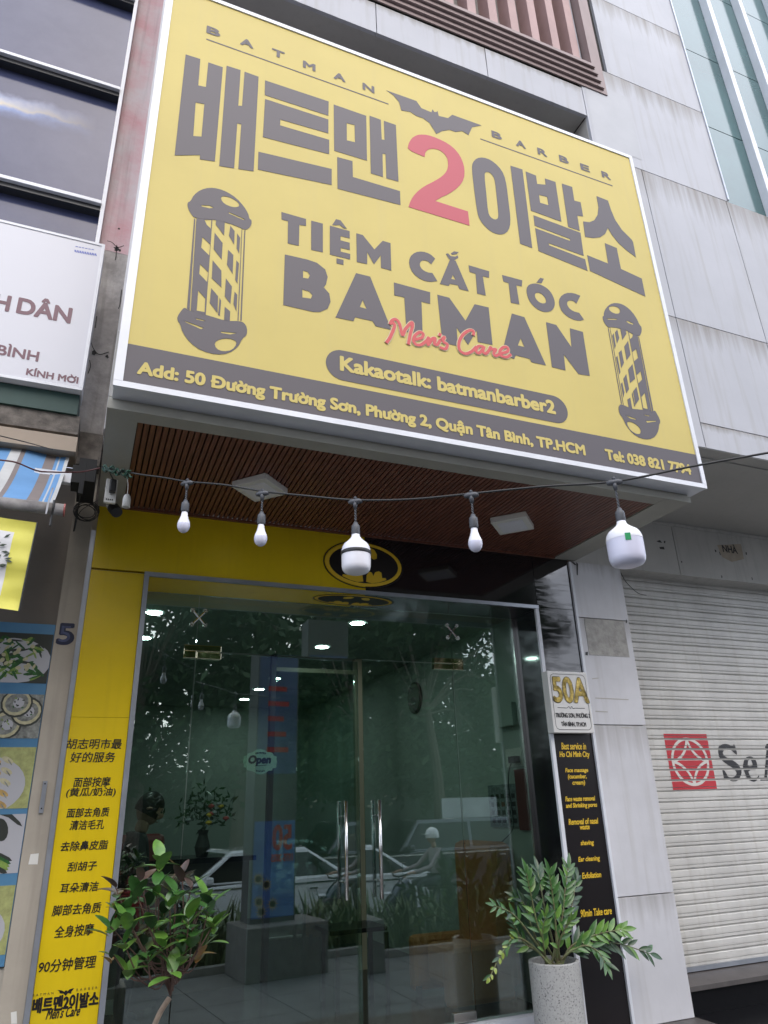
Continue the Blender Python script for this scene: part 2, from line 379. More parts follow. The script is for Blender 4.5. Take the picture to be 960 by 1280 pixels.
# solid walls behind the cladding
box('wall', -.10, .27, 4.74, 5.3, -.45, 3.46, M_beige, b)
box('wall', 3.34, 4.235, 4.735, 5.3, -.45, 3.96, M_beige, b)
box('lintel_wall', .27, 3.34, 4.74, 5.3, 3.02, 3.46, M_beige, b)
# yellow / black cladding, front faces at y = 4.7
box('yellow_panel', -.058, .268, 4.700, 4.74, .12, 2.10, M_yellow, b)
box('yellow_panel', -.058, .268, 4.702, 4.74, 2.102, 3.018, M_yellow, b)
box('yellow_panel', -.058, 1.829, 4.700, 4.74, 3.032, 3.475, M_yellow, b)
box('black_panel', 1.831, 3.328, 4.700, 4.74, 3.032, 3.475, M_black, b)
box('black_panel', 3.333, 3.692, 4.701, 4.735, 3.022, 3.475, M_blackscuff, b)
box('black_panel', 3.333, 3.692, 4.700, 4.735, .12, 2.25, M_blackmatte, b); box('black_panel', 3.333, 3.692, 4.7005, 4.735, 2.252, 3.018, M_blackscuff, b)
# soffit and side of the doorway recess
box('recess_soffit', .30, 1.829, 4.705, 5.06, 3.003, 3.02, M_yellow, b)
box('recess_soffit', 1.831, 3.31, 4.705, 5.06, 3.003, 3.02, M_black, b, label='black half of the doorway soffit')
box('recess_jamb', 3.312, 3.33, 4.712, 5.06, .125, 3.002, M_black, b)
box('recess_jamb', .27, .285, 4.705, 5.06, .125, 3.002, M_yellow, b)
# aluminium trims
box('metal_trim', -.088, -.060, 4.685, 4.72, .12, 3.28, M_alu_grey, b)
box('metal_trim', .270, .300, 4.688, 4.71, .12, 3.002, M_alu_grey, b)
box('metal_trim', .270, 3.333, 4.686, 4.71, 3.003, 3.031, M_alu_grey, b)
box('metal_trim', 3.303, 3.333, 4.688, 4.711, .12, 3.001, M_alu, b)
box('metal_trim', 3.693, 3.716, 4.682, 4.72, .12, 3.44, M_alu, b)
box('metal_strip', 3.285, 3.311, 5.03, 5.05, .21, 3.0, M_steel, b)

# bat-in-an-oval emblem on the lintel (front) and again on the recess soffit
def bat_outline(cx, cz, rx, rz):
    half = [(0, .30), (.045, .42), (.075, .55), (.11, .36), (.20, .30), (.28, .34), (.33, .62), (.52, .58), (.74, .40), (.90, .12), (.93, -.12), (.86, -.34),
            (.70, -.16), (.58, -.12), (.50, -.38), (.38, -.22), (.26, -.26), (.20, -.52), (.10, -.34), (0, -.62)]
    pts = [(x, y) for x, y in half] + [(-x, y) for x, y in reversed(half[1:-1])]
    return [(cx + x * rx, cz + y * rz * 1.35) for x, y in pts]
em = []
em.append(graphic('emblem_outline', [ell(1.822, 3.235, .322, .185), ell(1.822, 3.235, .313, .177)], 4.6975, M_blackprint, b))
em.append(graphic('emblem_oval', [ell(1.822, 3.235, .306, .171)], 4.6978, M_goldprint, b))
graphic('emblem_ground', [ell(1.822, 3.235, .276, .147)], 4.6965, M_blackprint, b)
def lobe_loops(cx, cz, rx, rz):   # the yellow background showing between wings and rim
    up = [[(.10, .70), (.16, .42), (.27, .30), (.36, .36), (.37, .58), (.30, .80), (.20, .88)]]
    dn = [[(.04, -.88), (.06, -.55), (.13, -.36), (.21, -.38), (.25, -.56), (.30, -.36), (.40, -.28), (.48, -.34), (.50, -.62), (.60, -.60), (.62, -.70), (.40, -.86), (.2, -.93)]]
    out = []
    for l in up + dn:
        for s in (1, -1): out.append([(cx + s * x * rx, cz + y * rz) for x, y in l])
    return out
for lp in lobe_loops(1.822, 3.235, .283, .153): graphic('emblem_lobe', [lp], 4.6950, M_goldprint, b)
def lay(me, z):  # sheet facing down
    me.transform(Matrix.Translation((0, 0, z)) @ Matrix.Diagonal((1, 1, -1, 1))); me.flip_normals(); return me
for nm, lps, zz, mt in [('emblem_outline', [ell(1.80, 4.87, .322, .145), ell(1.80, 4.87, .313, .138)], 3.0015, M_blackprint), ('emblem_oval', [ell(1.80, 4.87, .306, .134)], 3.0012, M_goldprint),
                        ('emblem_ground', [ell(1.80, 4.87, .283, .118)], 2.9995, M_blackprint)]:
    link(nm, lay(loops_mesh(lps), zz), mt, b)
for lp in lobe_loops(1.80, 4.87, .283, -.118): link('emblem_lobe', lay(loops_mesh([lp]), 2.998), M_goldprint, b)

# ------------------------------------------------------------------ canopy with timber slats
box('canopy_frame', -.07, .085, 3.38, 4.70, 3.46, 3.53, M_canopy, b)
box('canopy_frame', 3.55, 3.77, 3.38, 4.70, 3.459, 3.531, M_canopy, b)
box('canopy_frame', .085, 3.55, 3.38, 3.48, 3.461, 3.529, M_canopy, b)
box('canopy_top', -.07, 3.77, 3.40, 4.90, 3.545, 3.95, M_soffit, b)
box('canopy_fascia', -.07, 3.775, 3.365, 3.379, 3.457, 3.502, M_canopy, b)
cn = box('canopy_ceiling', .085, 3.55, 3.48, 4.70, 3.492, 3.53, M_woodback, b)
slm = MB().box(-.0122, .0122, -.608, .608, 0, .022).mesh(); slm.materials.append(M_wood)
nsl = 104
for i in range(nsl):
    share('wood_slat', slm, (.085 + (i + .5) * 3.465 / nsl, 4.09, 3.468), cn)
box('edge_strip', .085, 3.55, 4.672, 4.6985, 3.455, 3.467, M_wood, b)
def panel_light(c, u, v, label):
    t = thing('ceiling_light', label, 'ceiling light', (c[0], c[1], 3.44), 'square lights under the canopy')
    c = Vector((c[0], c[1], 0)); u = Vector((*u, 0)); v = Vector((*v, 0))
    for nm, s, z0, z1, mt in (('housing', 1.0, 3.425, 3.467, M_whiteplastic), ('diffuser', .72, 3.421, 3.4245, M_bulb)):
        q = [c + (u * a + v * d) * s for a, d in ((-1, -1), (1, -1), (1, 1), (-1, 1))]
        MB().add([(p.x, p.y, z0) for p in q] + [(p.x, p.y, z1) for p in q], [(3, 2, 1, 0), (4, 5, 6, 7), (0, 1, 5, 4), (1, 2, 6, 5), (2, 3, 7, 6), (3, 0, 4, 7)]).build(nm, mt, t, bevel=.004)
panel_light((.873, 4.05), (.085, -.095), (.095, .092), 'square white canopy light turned like a diamond, left one')
panel_light((2.757, 4.08), (.09, -.095), (.10, .10), 'square white canopy light nearest the black lintel panel')

# ------------------------------------------------------------------ glass front: fixed panes, transom and two door leaves
def pane(name, x0, x1, z0, z1, par, y=5.05, label=None): return box(name, x0, x1, y - .005, y + .005, z0, z1, M_glass, par, label)
pane('glass_pane', .288, .680, .20, 3.0, b)
pane('glass_pane', .684, 2.698, 2.598, 3.0, b, label='wide transom glass above the doors')
pane('glass_pane', 2.702, 3.31, .20, 3.0, b)
def spider(x, z):
    m = MB()
    for sx in (-1, 1):
        for sz in (-1, 1):
            m.tube([(x, 5.02, z), (x + sx * .045, 5.02, z + sz * .05)], .008, 6)
            m.lathe([(0, 0), (.017, .0), (.017, .012), (0, .012)], (0, 0, 0), 12)
            k = len(m.v) - 48
            for i in range(k, len(m.v)):
                vx, vy, vz = m.v[i]; m.v[i] = (x + sx * .045 + vx, 5.025 - vz, z + sz * .05 + vy)
    m.build('spider_fitting', M_steel, b, smooth=False)
spider(.684, 2.83); spider(2.70, 2.85)
def leaf(x0, x1, ang, hinge_x, hx, label):
    """door leaf built closed, then swung by `ang` about its hinge edge"""
    r = box('glass_door', x0, x1, 5.045, 5.055, .215, 2.592, M_glass, b, label)
    hinge = Vector((hinge_x, 5.05, 0)); rot = Matrix.Translation(hinge) @ Matrix.Rotation(ang, 4, 'Z') @ Matrix.Translation(-hinge)
    ctr = WL[r.name].copy()
    def swing(o):
        me = o.data; p = WL[o.name]; me.transform(Matrix.Translation(-ctr) @ rot @ Matrix.Translation(p)); o.location = (0, 0, 0) if o is not r else ctr - WL[b.name]
    kids = []
    for y, mt in ((4.985, M_steel), (5.115, mat('teal_tinted_steel', (0.10, 0.22, 0.22), .3, metal=.8))):
        m = MB().tube([(hx, y, .985), (hx, y, 1.60)], .0125, 12)
        for z in (1.09, 1.50): m.tube([(hx, y, z), (hx, 5.05, z)], .007, 8)
        kids.append(m.build('handle', mt, r, smooth=True))
    xh = hinge_x; s = 1 if x1 > xh + .1 else -1
    kids.append(MB().box(min(xh, xh + s * .17), max(xh, xh + s * .17), 5.028, 5.072, 2.545, 2.588).build('patch_fitting', M_chrome, r, bevel=.002))
    kids.append(MB().box(min(xh, xh + s * .17), max(xh, xh + s * .17), 5.028, 5.072, .217, .27).build('patch_fitting', M_steel, r, bevel=.002))
    for o in kids + [r]: swing(o)
    return r
leaf(.688, 1.918, R(3.6), .688, 1.785, 'left glass door leaf standing slightly ajar')
leaf(1.924, 2.694, 0, 2.694, 2.012, 'right glass door leaf')
MB().box(.60, .855, 5.026, 5.074, 2.594, 2.635).box(.60, .684, 5.0262, 5.0738, 2.545, 2.5938).build('patch_fitting', M_chrome, b, bevel=.002)
MB().box(2.53, 2.785, 5.026, 5.074, 2.594, 2.635).box(2.70, 2.785, 5.0262, 5.0738, 2.545, 2.5938).build('patch_fitting', M_chrome, b, bevel=.002)
box('threshold', .27, 3.33, 4.98, 5.10, .12, .205, M_alu, b)
# open sign stuck inside the left leaf
so_ = []
op = thing('open_sign', 'pale green scalloped Open sign hanging behind the left door leaf', 'sign', (1.27, 5.115, 1.9))
k0 = ((260, 780), 5.818)
def sq(pts): return W(k0[0], k0[1], pts, 5.115)
badge = sq([(262, 960), (285, 955), (288, 940), (318, 935), (335, 925), (352, 914), (380, 910), (410, 916), (430, 930), (462, 935), (474, 945), (476, 958), (500, 965), (497, 985), (503, 1000), (498, 1020), (496, 1045), (470, 1050), (466, 1065), (440, 1068), (422, 1080), (400, 1092), (380, 1096), (355, 1090), (335, 1075), (300, 1066), (282, 1062), (280, 1045), (258, 1040), (260, 1020), (254, 1005), (258, 985)])
M_badge = mat('pale_mint_board', (0.72, 0.92, 0.80), 0.5)
graphic('board', [badge], 5.113, M_badge, op)
text_box('lettering', 'Open', k0[0], k0[1], 297, 958, 455, 1030, 5.110, M_blackprint, op, bold=.004, shear=.15)
m = MB(); ribbon_mb(m, sq([(340, 1032), (385, 1030), (425, 1026)]), .004, 5.110)
for i in range(7): ribbon_mb(m, sq([(345 + i * 11, 940 - 4 * math.sin(i / 6 * 3.14)), (352 + i * 11, 942 - 4 * math.sin(i / 6 * 3.14))]), .012, 5.1101)
for i in range(6): ribbon_mb(m, sq([(348 + i * 11, 1068 + 4 * math.sin(i / 5 * 3.14)), (355 + i * 11, 1068 + 4 * math.sin(i / 5 * 3.14))]), .010, 5.1101)
m.build('ornament', M_blackprint, op)

# ------------------------------------------------------------------ writing on the yellow panel (left) and black panel (right)
Z3 = ((20, 880), 3.2)
for body, x0, y0, x1, y1 in [('胡志明市最', 203, 139, 423, 180), ('好的服务', 217, 192, 397, 233), ('面部按摩', 232, 292, 378, 331), ('(黄瓜/奶油)', 202, 334, 398, 374),
                             ('面部去角质', 205, 415, 373, 452), ('清洁毛孔', 217, 464, 353, 502), ('去除鼻皮脂', 180, 547, 368, 585), ('刮胡子', 208, 630, 323, 667), ('耳朵清洁', 177, 714, 330, 752),
                             ('脚部去角质', 146, 799, 340, 842), ('全身按摩', 157, 883, 310, 930), ('90分钟管理', 93, 1016, 318, 1066)]:
    text_box('lettering', body, *Z3, x0, y0, x1, y1, 4.6985, M_blackprint, b, bold=.0008, shear=.1)
text_box('logo_lettering', '배트맨2이발소', *Z3, 70, 1164, 328, 1222, 4.6985, M_blackprint, b, bold=.003)
text_box('logo_lettering', "Men's Care", *Z3, 122, 1212, 256, 1254, 4.6985, M_blackprint, b, bold=.001, shear=.4)
text_box('logo_lettering', 'BATMAN', *Z3, 68, 1156, 150, 1166, 4.6985, M_blackprint, b, spacing=1.8)
text_box('logo_lettering', 'BARBER', *Z3, 242, 1134, 326, 1144, 4.6985, M_blackprint, b, spacing=1.8)
graphic('bat_logo', [W(*Z3, [(165, 1143), (185, 1146), (194, 1152), (197, 1144), (200, 1149), (203, 1143), (206, 1150), (214, 1141), (233, 1136), (222, 1150), (221, 1158), (208, 1156), (198, 1168), (190, 1158), (175, 1157), (174, 1150)], 4.6985)], 4.6985, M_blackprint, b)
Z8 = ((660, 820), 2.783)
for body, x0, y0, x1, y1 in [('Best service in', 116, 302, 201, 325), ('Ho Chi Minh City', 110, 332, 214, 357), ('Face massage', 130, 390, 209, 408), ('(cucumber,', 139, 411, 203, 430), ('cream)', 155, 432, 198, 452),
                             ('Face waste removal', 130, 488, 233, 504), ('and Shrinking pores', 132, 511, 240, 531), ('Removal of nasal', 141, 565, 244, 585), ('waste', 181, 589, 214, 603), ('shaving', 183, 641, 229, 662),
                             ('Ear cleaning', 175, 697, 250, 718), ('Exfoliation', 188, 752, 254, 772), ('90min Take care', 183, 878, 291, 903)]:
    text_box('lettering', body, *Z8, x0, y0, x1, y1, 4.6985, M_goldprint, b, bold=.0012, shear=.18)

# ================================================================== the big yellow signboard
YS = 3.25
SX0, SX1, SZ0, SZ1 = -.056, 3.822, 3.522, 6.690
sg = thing('signboard', 'large yellow signboard with Korean and Vietnamese lettering above the canopy', 'signboard', (1.88, YS, SZ0))
box('sign_case', SX0 + .004, SX1 - .004, YS + .012, 3.40, SZ0, SZ1, M_alu, sg)
box('sign_face', SX0 + .03, SX1 - .03, YS + .004, YS + .0115, SZ0 + .03, SZ1 - .03, M_sign_yellow, sg)
fr = .032
box('frame_strip', SX0, SX1, YS - .004, YS + .012, SZ0 - .001, SZ0 + fr, M_alu, sg)
box('frame_strip', SX0, SX1, YS - .004, YS + .012, SZ1 - fr, SZ1 + .001, M_alu, sg)
box('frame_strip', SX0 - .001, SX0 + fr + .012, YS - .005, YS + .0119, SZ0 + fr, SZ1 - fr, M_alu, sg)
box('frame_strip', SX1 - fr, SX1 + .001, YS - .005, YS + .0119, SZ0 + fr, SZ1 - fr, M_alu, sg)
L1, L2, L3 = YS + .0025, YS + .0008, YS - .0008
box('address_band', SX0 + fr + .012, SX1 - fr, L1, YS + .0039, SZ0 + fr, 3.783, M_sign_grey, sg)
# pill behind the chat name
pl, pr = at(407.5, 455, YS).x, at(709.3, 511, YS).x
pt, pb = at(560, 466, YS).z, at(560, 502, YS).z
cz, hh = at(560, 484, YS).z, .125
cz = (at(425, 437, YS).z + at(423, 474, YS).z) / 2; hh = (at(425, 437, YS).z - at(423, 474, YS).z) / 2
pill = [(pl + hh + hh * math.cos(a), cz + hh * math.sin(a)) for a in [math.pi / 2 + math.pi * i / 14 for i in range(15)]] + [(pr - hh + hh * math.cos(a), cz + hh * math.sin(a)) for a in [-math.pi / 2 + math.pi * i / 14 for i in range(15)]]
graphic('name_pill', [pill], L1, M_sign_grey, sg)
text_base('lettering', 'Kakaotalk: batmanbarber2', (426, 463.8), (694, 515.6), (427, 447.5), L2, M_sign_yellow, sg, bold=.0060)
text_base('lettering', 'Add: 50 Đường Trường Sơn, Phường 2, Quận Tân Bình, TP.HCM', (172, 467.2), (731.5, 568), (174.5, 453.2), L2, M_sign_yellow, sg, bold=.0048)
text_base('lettering', 'Tel: 038 821 7794', (758.5, 574.2), (864, 592.5), (758, 562.5), L2, M_sign_yellow, sg, bold=.0052)
# small spaced letters
for ch, x, y in [('B', 267, 38.8), ('A', 308.8, 53.3), ('T', 348, 66.7), ('M', 386.7, 82), ('A', 424.6, 95.8), ('N', 460.8, 109.6), ('B', 621, 168.7), ('A', 651, 179.7), ('R', 678, 190), ('B', 705, 199), ('E', 731.4, 209.4), ('R', 757.8, 219)]:
    p = at(x, y, YS); fit_text('lettering', ch, p.x - .041, p.x + .041, p.z - .032, p.z + .032, L1, M_sign_grey, sg, bold=.005)
m = MB()
for a, c in (((258, 48.75), (485.8, 129)), ((600.6, 172.5), (766, 232.4))):
    p, q = at(*a, YS), at(*c, YS); z = (p.z + q.z) / 2; box('rule_line', p.x, q.x, L1, YS + .0039, z - .005, z + .005, M_sign_grey, sg)
A_, B_, C_, D_ = ((210, 60), 6), ((320, 100), 4.8), ((480, 90), 4.8), ((640, 190), 4.8)
E_, F_, G_, H_ = ((340, 250), 4.8), ((500, 290), 3.692), ((200, 220), 5.333), ((730, 360), 6.4)
def S(z, pts): return W(z[0], z[1], pts, YS)
P_ = ((0, 0), 1)
big = [
 [S(A_, [(133, 45), (243, 80), (228, 278), (285, 290), (303, 105), (412, 142), (352, 848), (240, 832), (240, 800), (50, 803)]), S(A_, [(208, 405), (273, 418), (252, 662), (190, 658)])],
 [S(A_, [(440, 130), (545, 163), (528, 430), (556, 432), (575, 175), (680, 213), (643, 922), (528, 905), (550, 570), (520, 562), (497, 900), (385, 882)])],
 [S(B_, [(55, 0), (437, 127), (435, 212), (53, 88)])],
 [S(B_, [(55, 112), (435, 235), (435, 318), (147, 235), (145, 270), (440, 357), (440, 443), (42, 340)])],
 [S(B_, [(15, 428), (455, 532), (455, 628), (12, 535)])],
 [S(B_, [(467, 145), (662, 213), (667, 482), (470, 422)]), S(B_, [(545, 257), (592, 268), (595, 372), (546, 360)])],
 [S(B_, [(682, 212), (750, 237), (755, 355), (772, 358), (768, 243), (840, 268), (856, 608), (783, 588), (778, 443), (760, 440), (763, 580), (690, 558)])],
 [S(B_, [(488, 460), (580, 485), (582, 580), (865, 665), (868, 748), (490, 650)])],
 [smooth_closed(S(C_, [(528, 580), (533, 540), (558, 515), (595, 510), (640, 525), (690, 565), (722, 615), (737, 680), (748, 775), (760, 870), (757, 930), (735, 965), (698, 975), (660, 965), (625, 943), (590, 905), (567, 867), (556, 810), (540, 690)])), smooth_closed(S(C_, [(603, 615), (612, 597), (635, 600), (658, 625), (668, 660), (678, 755), (688, 850), (685, 878), (665, 885), (640, 870), (625, 840), (614, 720)]))],
 [S(P_, [(638.3, 206.7), (653.3, 211.5), (665.6, 309.8), (650.4, 304.2)])],
 [S(D_, [(83, 115), (145, 140), (152, 190), (203, 195), (198, 157), (262, 178), (298, 417), (115, 350)]), S(D_, [(163, 255), (212, 268), (220, 318), (170, 303)])],
 [S(D_, [(300, 188), (362, 208), (375, 290), (413, 300), (428, 385), (393, 380), (408, 472), (338, 447)])],
 [S(D_, [(130, 378), (412, 483), (432, 622), (220, 545), (224, 558), (440, 642), (455, 712), (160, 592), (140, 455), (350, 532), (348, 520), (137, 440)])],
 [S(D_, [(508, 263), (577, 290), (595, 345), (620, 405), (660, 465), (720, 525), (728, 540), (745, 630), (690, 590), (640, 545), (600, 495), (577, 455), (560, 490), (530, 510), (490, 515), (440, 508), (428, 415), (465, 420), (495, 408), (515, 375), (520, 330)])],
 [S(D_, [(558, 545), (630, 575), (655, 700), (780, 758), (802, 866), (470, 712), (452, 617), (578, 668)])],
]
for lp in big: graphic('korean_letter', lp, L1, M_sign_grey, sg)
graphic('numeral', [smooth_closed(S(C_, [(143, 465), (147, 430), (165, 398), (190, 380), (215, 373), (260, 375), (320, 395), (390, 430), (440, 475), (470, 525), (485, 580), (482, 640), (450, 688), (390, 730), (340, 752), (308, 772), (308, 772), (505, 835), (505, 835), (515, 920), (515, 920), (148, 808), (148, 808), (160, 770), (190, 725), (240, 685), (300, 655), (350, 625), (380, 590), (387, 550), (380, 510), (350, 475), (310, 458), (270, 460), (248, 480), (245, 508), (245, 508)]))], L1, M_sign_red, sg)
viet = [
 [S(E_, [(57, 70), (205, 112), (205, 153), (165, 148), (162, 273), (95, 258), (97, 125), (58, 115)])],
 [S(E_, [(236, 122), (306, 140), (306, 312), (236, 297)])],
 [S(E_, [(348, 152), (467, 185), (467, 228), (412, 215), (412, 240), (467, 255), (468, 298), (413, 285), (413, 308), (470, 322), (470, 355), (348, 325)])],
 [S(E_, [(362, 148), (385, 113), (412, 120), (450, 170), (432, 168), (407, 148), (385, 150)])],
 [S(E_, [(388, 348), (430, 358), (430, 388), (388, 378)])],
 [S(E_, [(507, 198), (545, 208), (615, 295), (665, 243), (712, 257), (717, 422), (655, 405), (653, 330), (613, 385), (572, 310), (572, 383), (510, 370)])],
 [S(E_, [(78, 325), (210, 355), (270, 375), (320, 415), (335, 460), (325, 505), (311, 522), (345, 560), (352, 610), (335, 650), (290, 670), (250, 670), (68, 628)]), S(E_, [(187, 422), (215, 430), (228, 450), (218, 470), (187, 465)]), S(E_, [(183, 535), (225, 548), (243, 570), (233, 590), (183, 583)])],
 [S(E_, [(505, 437), (590, 458), (718, 778), (622, 755), (605, 725), (500, 702), (490, 725), (382, 703)]), S(E_, [(545, 598), (528, 640), (568, 652)])],
 [S(E_, [(732, 493), (950, 552), (950, 622), (898, 608), (905, 810), (808, 790), (795, 583), (735, 570)])],
 [S(F_, [(173, 288), (228, 302), (303, 408), (345, 332), (410, 347), (428, 520), (360, 507), (355, 455), (315, 520), (262, 440), (268, 525), (197, 510)])],
 [S(F_, [(517, 375), (575, 392), (675, 615), (608, 600), (600, 585), (535, 568), (528, 585), (470, 565)]), S(F_, [(558, 490), (545, 522), (575, 530)])],
 [S(F_, [(675, 415), (722, 428), (792, 530), (785, 443), (845, 460), (877, 663), (825, 655), (757, 565), (765, 638), (702, 622)])],
 [smooth_closed(S(F_, [(163, 122), (163, 122), (140, 100), (105, 88), (70, 92), (45, 115), (42, 150), (60, 190), (100, 220), (140, 230), (173, 225), (173, 225), (150, 188), (150, 188), (125, 185), (100, 170), (90, 148), (100, 130), (125, 130), (145, 148), (145, 148)]))],
 [S(F_, [(232, 125), (258, 132), (318, 272), (275, 262), (268, 245), (232, 238), (225, 248), (185, 238)]), S(F_, [(245, 197), (237, 215), (257, 220)])],
 [S(F_, [(212, 100), (222, 97), (235, 110), (255, 112), (268, 107), (270, 118), (250, 130), (228, 125)])],
 [S(F_, [(236, 97), (250, 88), (272, 92), (262, 101), (240, 104)])],
 [S(F_, [(317, 152), (412, 180), (412, 210), (383, 203), (397, 292), (357, 283), (350, 192), (322, 183)])],
 [S(F_, [(472, 197), (565, 222), (563, 250), (538, 245), (552, 333), (513, 325), (502, 235), (478, 227)])],
 [smooth_closed(S(F_, [(583, 270), (590, 245), (615, 235), (650, 240), (690, 265), (713, 305), (717, 340), (700, 365), (665, 370), (625, 350), (595, 315)]), 2), smooth_closed(S(F_, [(622, 290), (630, 278), (650, 280), (670, 300), (677, 322), (665, 330), (645, 325), (628, 308)]))],
 [S(F_, [(648, 210), (665, 215), (655, 235), (630, 232)])],
 [smooth_closed(S(F_, [(833, 293), (833, 293), (800, 280), (765, 280), (738, 300), (733, 330), (750, 370), (790, 400), (830, 410), (850, 403), (850, 403), (828, 372), (828, 372), (800, 365), (780, 350), (770, 330), (778, 315), (800, 315), (815, 330), (815, 330)]))],
]
for lp in viet: graphic('latin_letter', lp, L1, M_sign_grey, sg)
graphic('bat_silhouette', [S(C_, [(15, 108), (195, 172), (225, 215), (285, 240), (292, 222), (303, 238), (315, 238), (322, 232), (330, 262), (385, 275), (410, 255), (585, 318), (530, 330), (508, 377), (470, 352), (430, 358), (395, 345), (350, 352), (315, 370), (275, 305), (235, 275), (195, 262), (160, 238), (105, 228), (92, 180), (60, 140)])], L1, M_sign_grey, sg)
# hand-written line: a pale outline under a coral stroke
script = [S(E_, s) for s in [[(685, 858), (700, 838), (715, 810), (735, 755), (722, 735), (708, 745), (722, 722), (745, 718), (765, 745), (782, 812), (800, 775), (838, 735), (842, 760), (828, 810), (818, 868)]]] + \
 [S(F_, s) for s in [[(68, 497), (100, 488), (106, 470), (90, 463), (68, 480), (62, 503), (75, 520), (98, 520), (125, 500)], [(125, 500), (133, 488), (128, 522), (148, 494), (162, 492), (158, 516), (172, 520), (185, 500)], [(186, 468), (182, 482)],
  [(190, 500), (205, 485), (198, 505), (218, 520), (208, 540), (182, 532)], [(338, 478), (338, 458), (318, 455), (290, 475), (272, 510), (275, 545), (300, 562), (330, 552), (352, 530)], [(385, 530), (362, 528), (350, 548), (362, 560), (383, 540), (388, 528), (382, 552), (395, 562), (412, 545)],
  [(412, 545), (418, 532), (424, 542), (442, 542), (432, 560), (440, 572), (462, 562)], [(462, 562), (495, 552), (496, 535), (478, 532), (460, 550), (464, 570), (490, 578), (512, 565)]]]
m = MB(); m2 = MB()
for i, s in enumerate(script): ribbon_mb(m, s, .031, L2 - .0001 * i, dy=.00008); ribbon_mb(m2, s, .021, L3 - .0012 - .0001 * i, dy=.00008)
tag(m.build('script_outline', M_sign_white, sg), kind=None); m2.build('script_lettering', M_sign_scriptred, sg)
# the two barber poles, traced once and mirrored
pole_dark = [
 [[(205, 165), (225, 125), (270, 90), (330, 75), (390, 82), (450, 105), (510, 145), (560, 200), (590, 250), (597, 285), (612, 290), (610, 325), (590, 350), (565, 358), (520, 335), (450, 310), (340, 285), (230, 280), (200, 240), (185, 205), (183, 175)],
  [(405, 140), (430, 130), (480, 145), (525, 175), (530, 200), (500, 208), (450, 195), (415, 170)], [(275, 192), (330, 195), (360, 210), (330, 213), (280, 202)], [(458, 238), (570, 288), (555, 290), (460, 248)]],
 [[(165, 875), (150, 885), (115, 935), (118, 965), (135, 985), (150, 1040), (200, 1110), (280, 1165), (380, 1190), (460, 1180), (520, 1140), (550, 1080), (580, 1060), (582, 1010), (560, 975), (530, 965), (440, 965), (330, 930), (240, 905), (195, 895)],
  [(362, 1110), (400, 1085), (460, 1080), (505, 1095), (512, 1120), (480, 1160), (420, 1168), (375, 1150)], [(160, 962), (290, 1010), (275, 1020), (175, 975)], [(403, 1035), (515, 1045), (470, 1055), (410, 1045)], [(235, 945), (305, 962), (290, 965), (245, 955)]],
 [[(243, 281), (350, 287), (305, 925), (205, 895)], [(297, 290), (343, 290), (340, 350), (312, 322)], [(283, 405), (336, 455), (329, 528), (275, 475)], [(268, 585), (322, 640), (315, 705), (262, 650)], [(255, 762), (303, 815), (298, 905), (245, 895)]],
 [[(228, 281), (236, 281), (198, 893), (180, 882)]], [[(563, 360), (570, 360), (545, 963), (536, 963)]], [[(545, 352), (549, 352), (524, 963), (518, 963)]],
 [[(365, 375), (418, 445), (412, 555), (358, 485)]], [[(352, 560), (410, 630), (410, 740), (346, 680)]], [[(342, 745), (388, 800), (384, 912), (332, 845)]], [[(375, 292), (433, 305), (428, 395), (372, 320)]],
 [[(455, 490), (490, 525), (485, 650), (447, 590)]], [[(440, 680), (480, 735), (470, 850), (432, 800)]], [[(432, 870), (468, 900), (466, 966), (428, 962)]], [[(470, 330), (498, 365), (495, 455), (460, 395)]],
 [[(515, 380), (535, 410), (528, 515), (512, 480)]], [[(510, 560), (527, 580), (517, 715), (502, 690)]], [[(498, 770), (516, 790), (510, 900), (490, 850)]], [[(398, 810), (408, 830), (400, 930), (388, 925)]],
]
gl = [[S(G_, l) for l in lp] for lp in pole_dark]
gxs = [p[0] for lp in gl for l in lp for p in l]; gzs = [p[1] for lp in gl for l in lp for p in l]
rb = S(H_, [(145, 240), (620, 1070), (240, 108), (520, 1215)])
rx0, rx1, rz1, rz0 = rb[0][0], rb[1][0], rb[2][1], rb[3][1]
def pole_art(mirror):
    bm_all = None
    verts = MB()
    for lp in gl:
        q = []
        for l in lp:
            if mirror: l = [(rx1 - (x - min(gxs)) / (max(gxs) - min(gxs)) * (rx1 - rx0), rz0 + (z - min(gzs)) / (max(gzs) - min(gzs)) * (rz1 - rz0)) for x, z in l]
            q.append(smooth_closed(l) if len(l) > 6 else l)
        me = loops_mesh(q); verts.add([v.co for v in me.vertices], [tuple(p.vertices) for p in me.polygons])
    link('barber_pole_print', stand(verts.mesh(), L1), M_sign_grey, sg, None, 'barber pole printed at the ' + ('right' if mirror else 'left') + ' end')
pole_art(False); pole_art(True)

# ================================================================== upper building: white panel facade, right bay
ub = thing('panel_clad_building', 'tall white panel-clad building with teal glass and a pink louvred window', 'building', (4.8, 4.7, 0))
YF = 3.4
def fpanel(x0, x1, z0, z1, mt=M_white, lab=None): return box('facade_panel', x0 + .004, x1 - .004, YF, YF + .03, z0 + .004, z1 - .004, mt, ub, lab)
G1, G2 = 4.085, 5.14
fpanel(3.566, G1, 3.96, 5.16); fpanel(3.566, G1, 5.16, 6.80)
fpanel(G1, G2, 3.96, 4.18); fpanel(G2, 7.6, 3.96, 4.18)
fpanel(G1, 5.10, 4.18, 5.16); fpanel(5.10, 7.6, 4.18, 5.16); fpanel(G1, 5.105, 5.16, 6.80); fpanel(5.105, 7.6, 5.16, 6.80)
fpanel(3.566, 5.14, 6.80, 8.01, lab='white panel beside the window corner with a pale patch')
fpanel(3.93, 5.14, 8.01, 9.197); fpanel(3.93, 5.14, 9.197, 10.4)
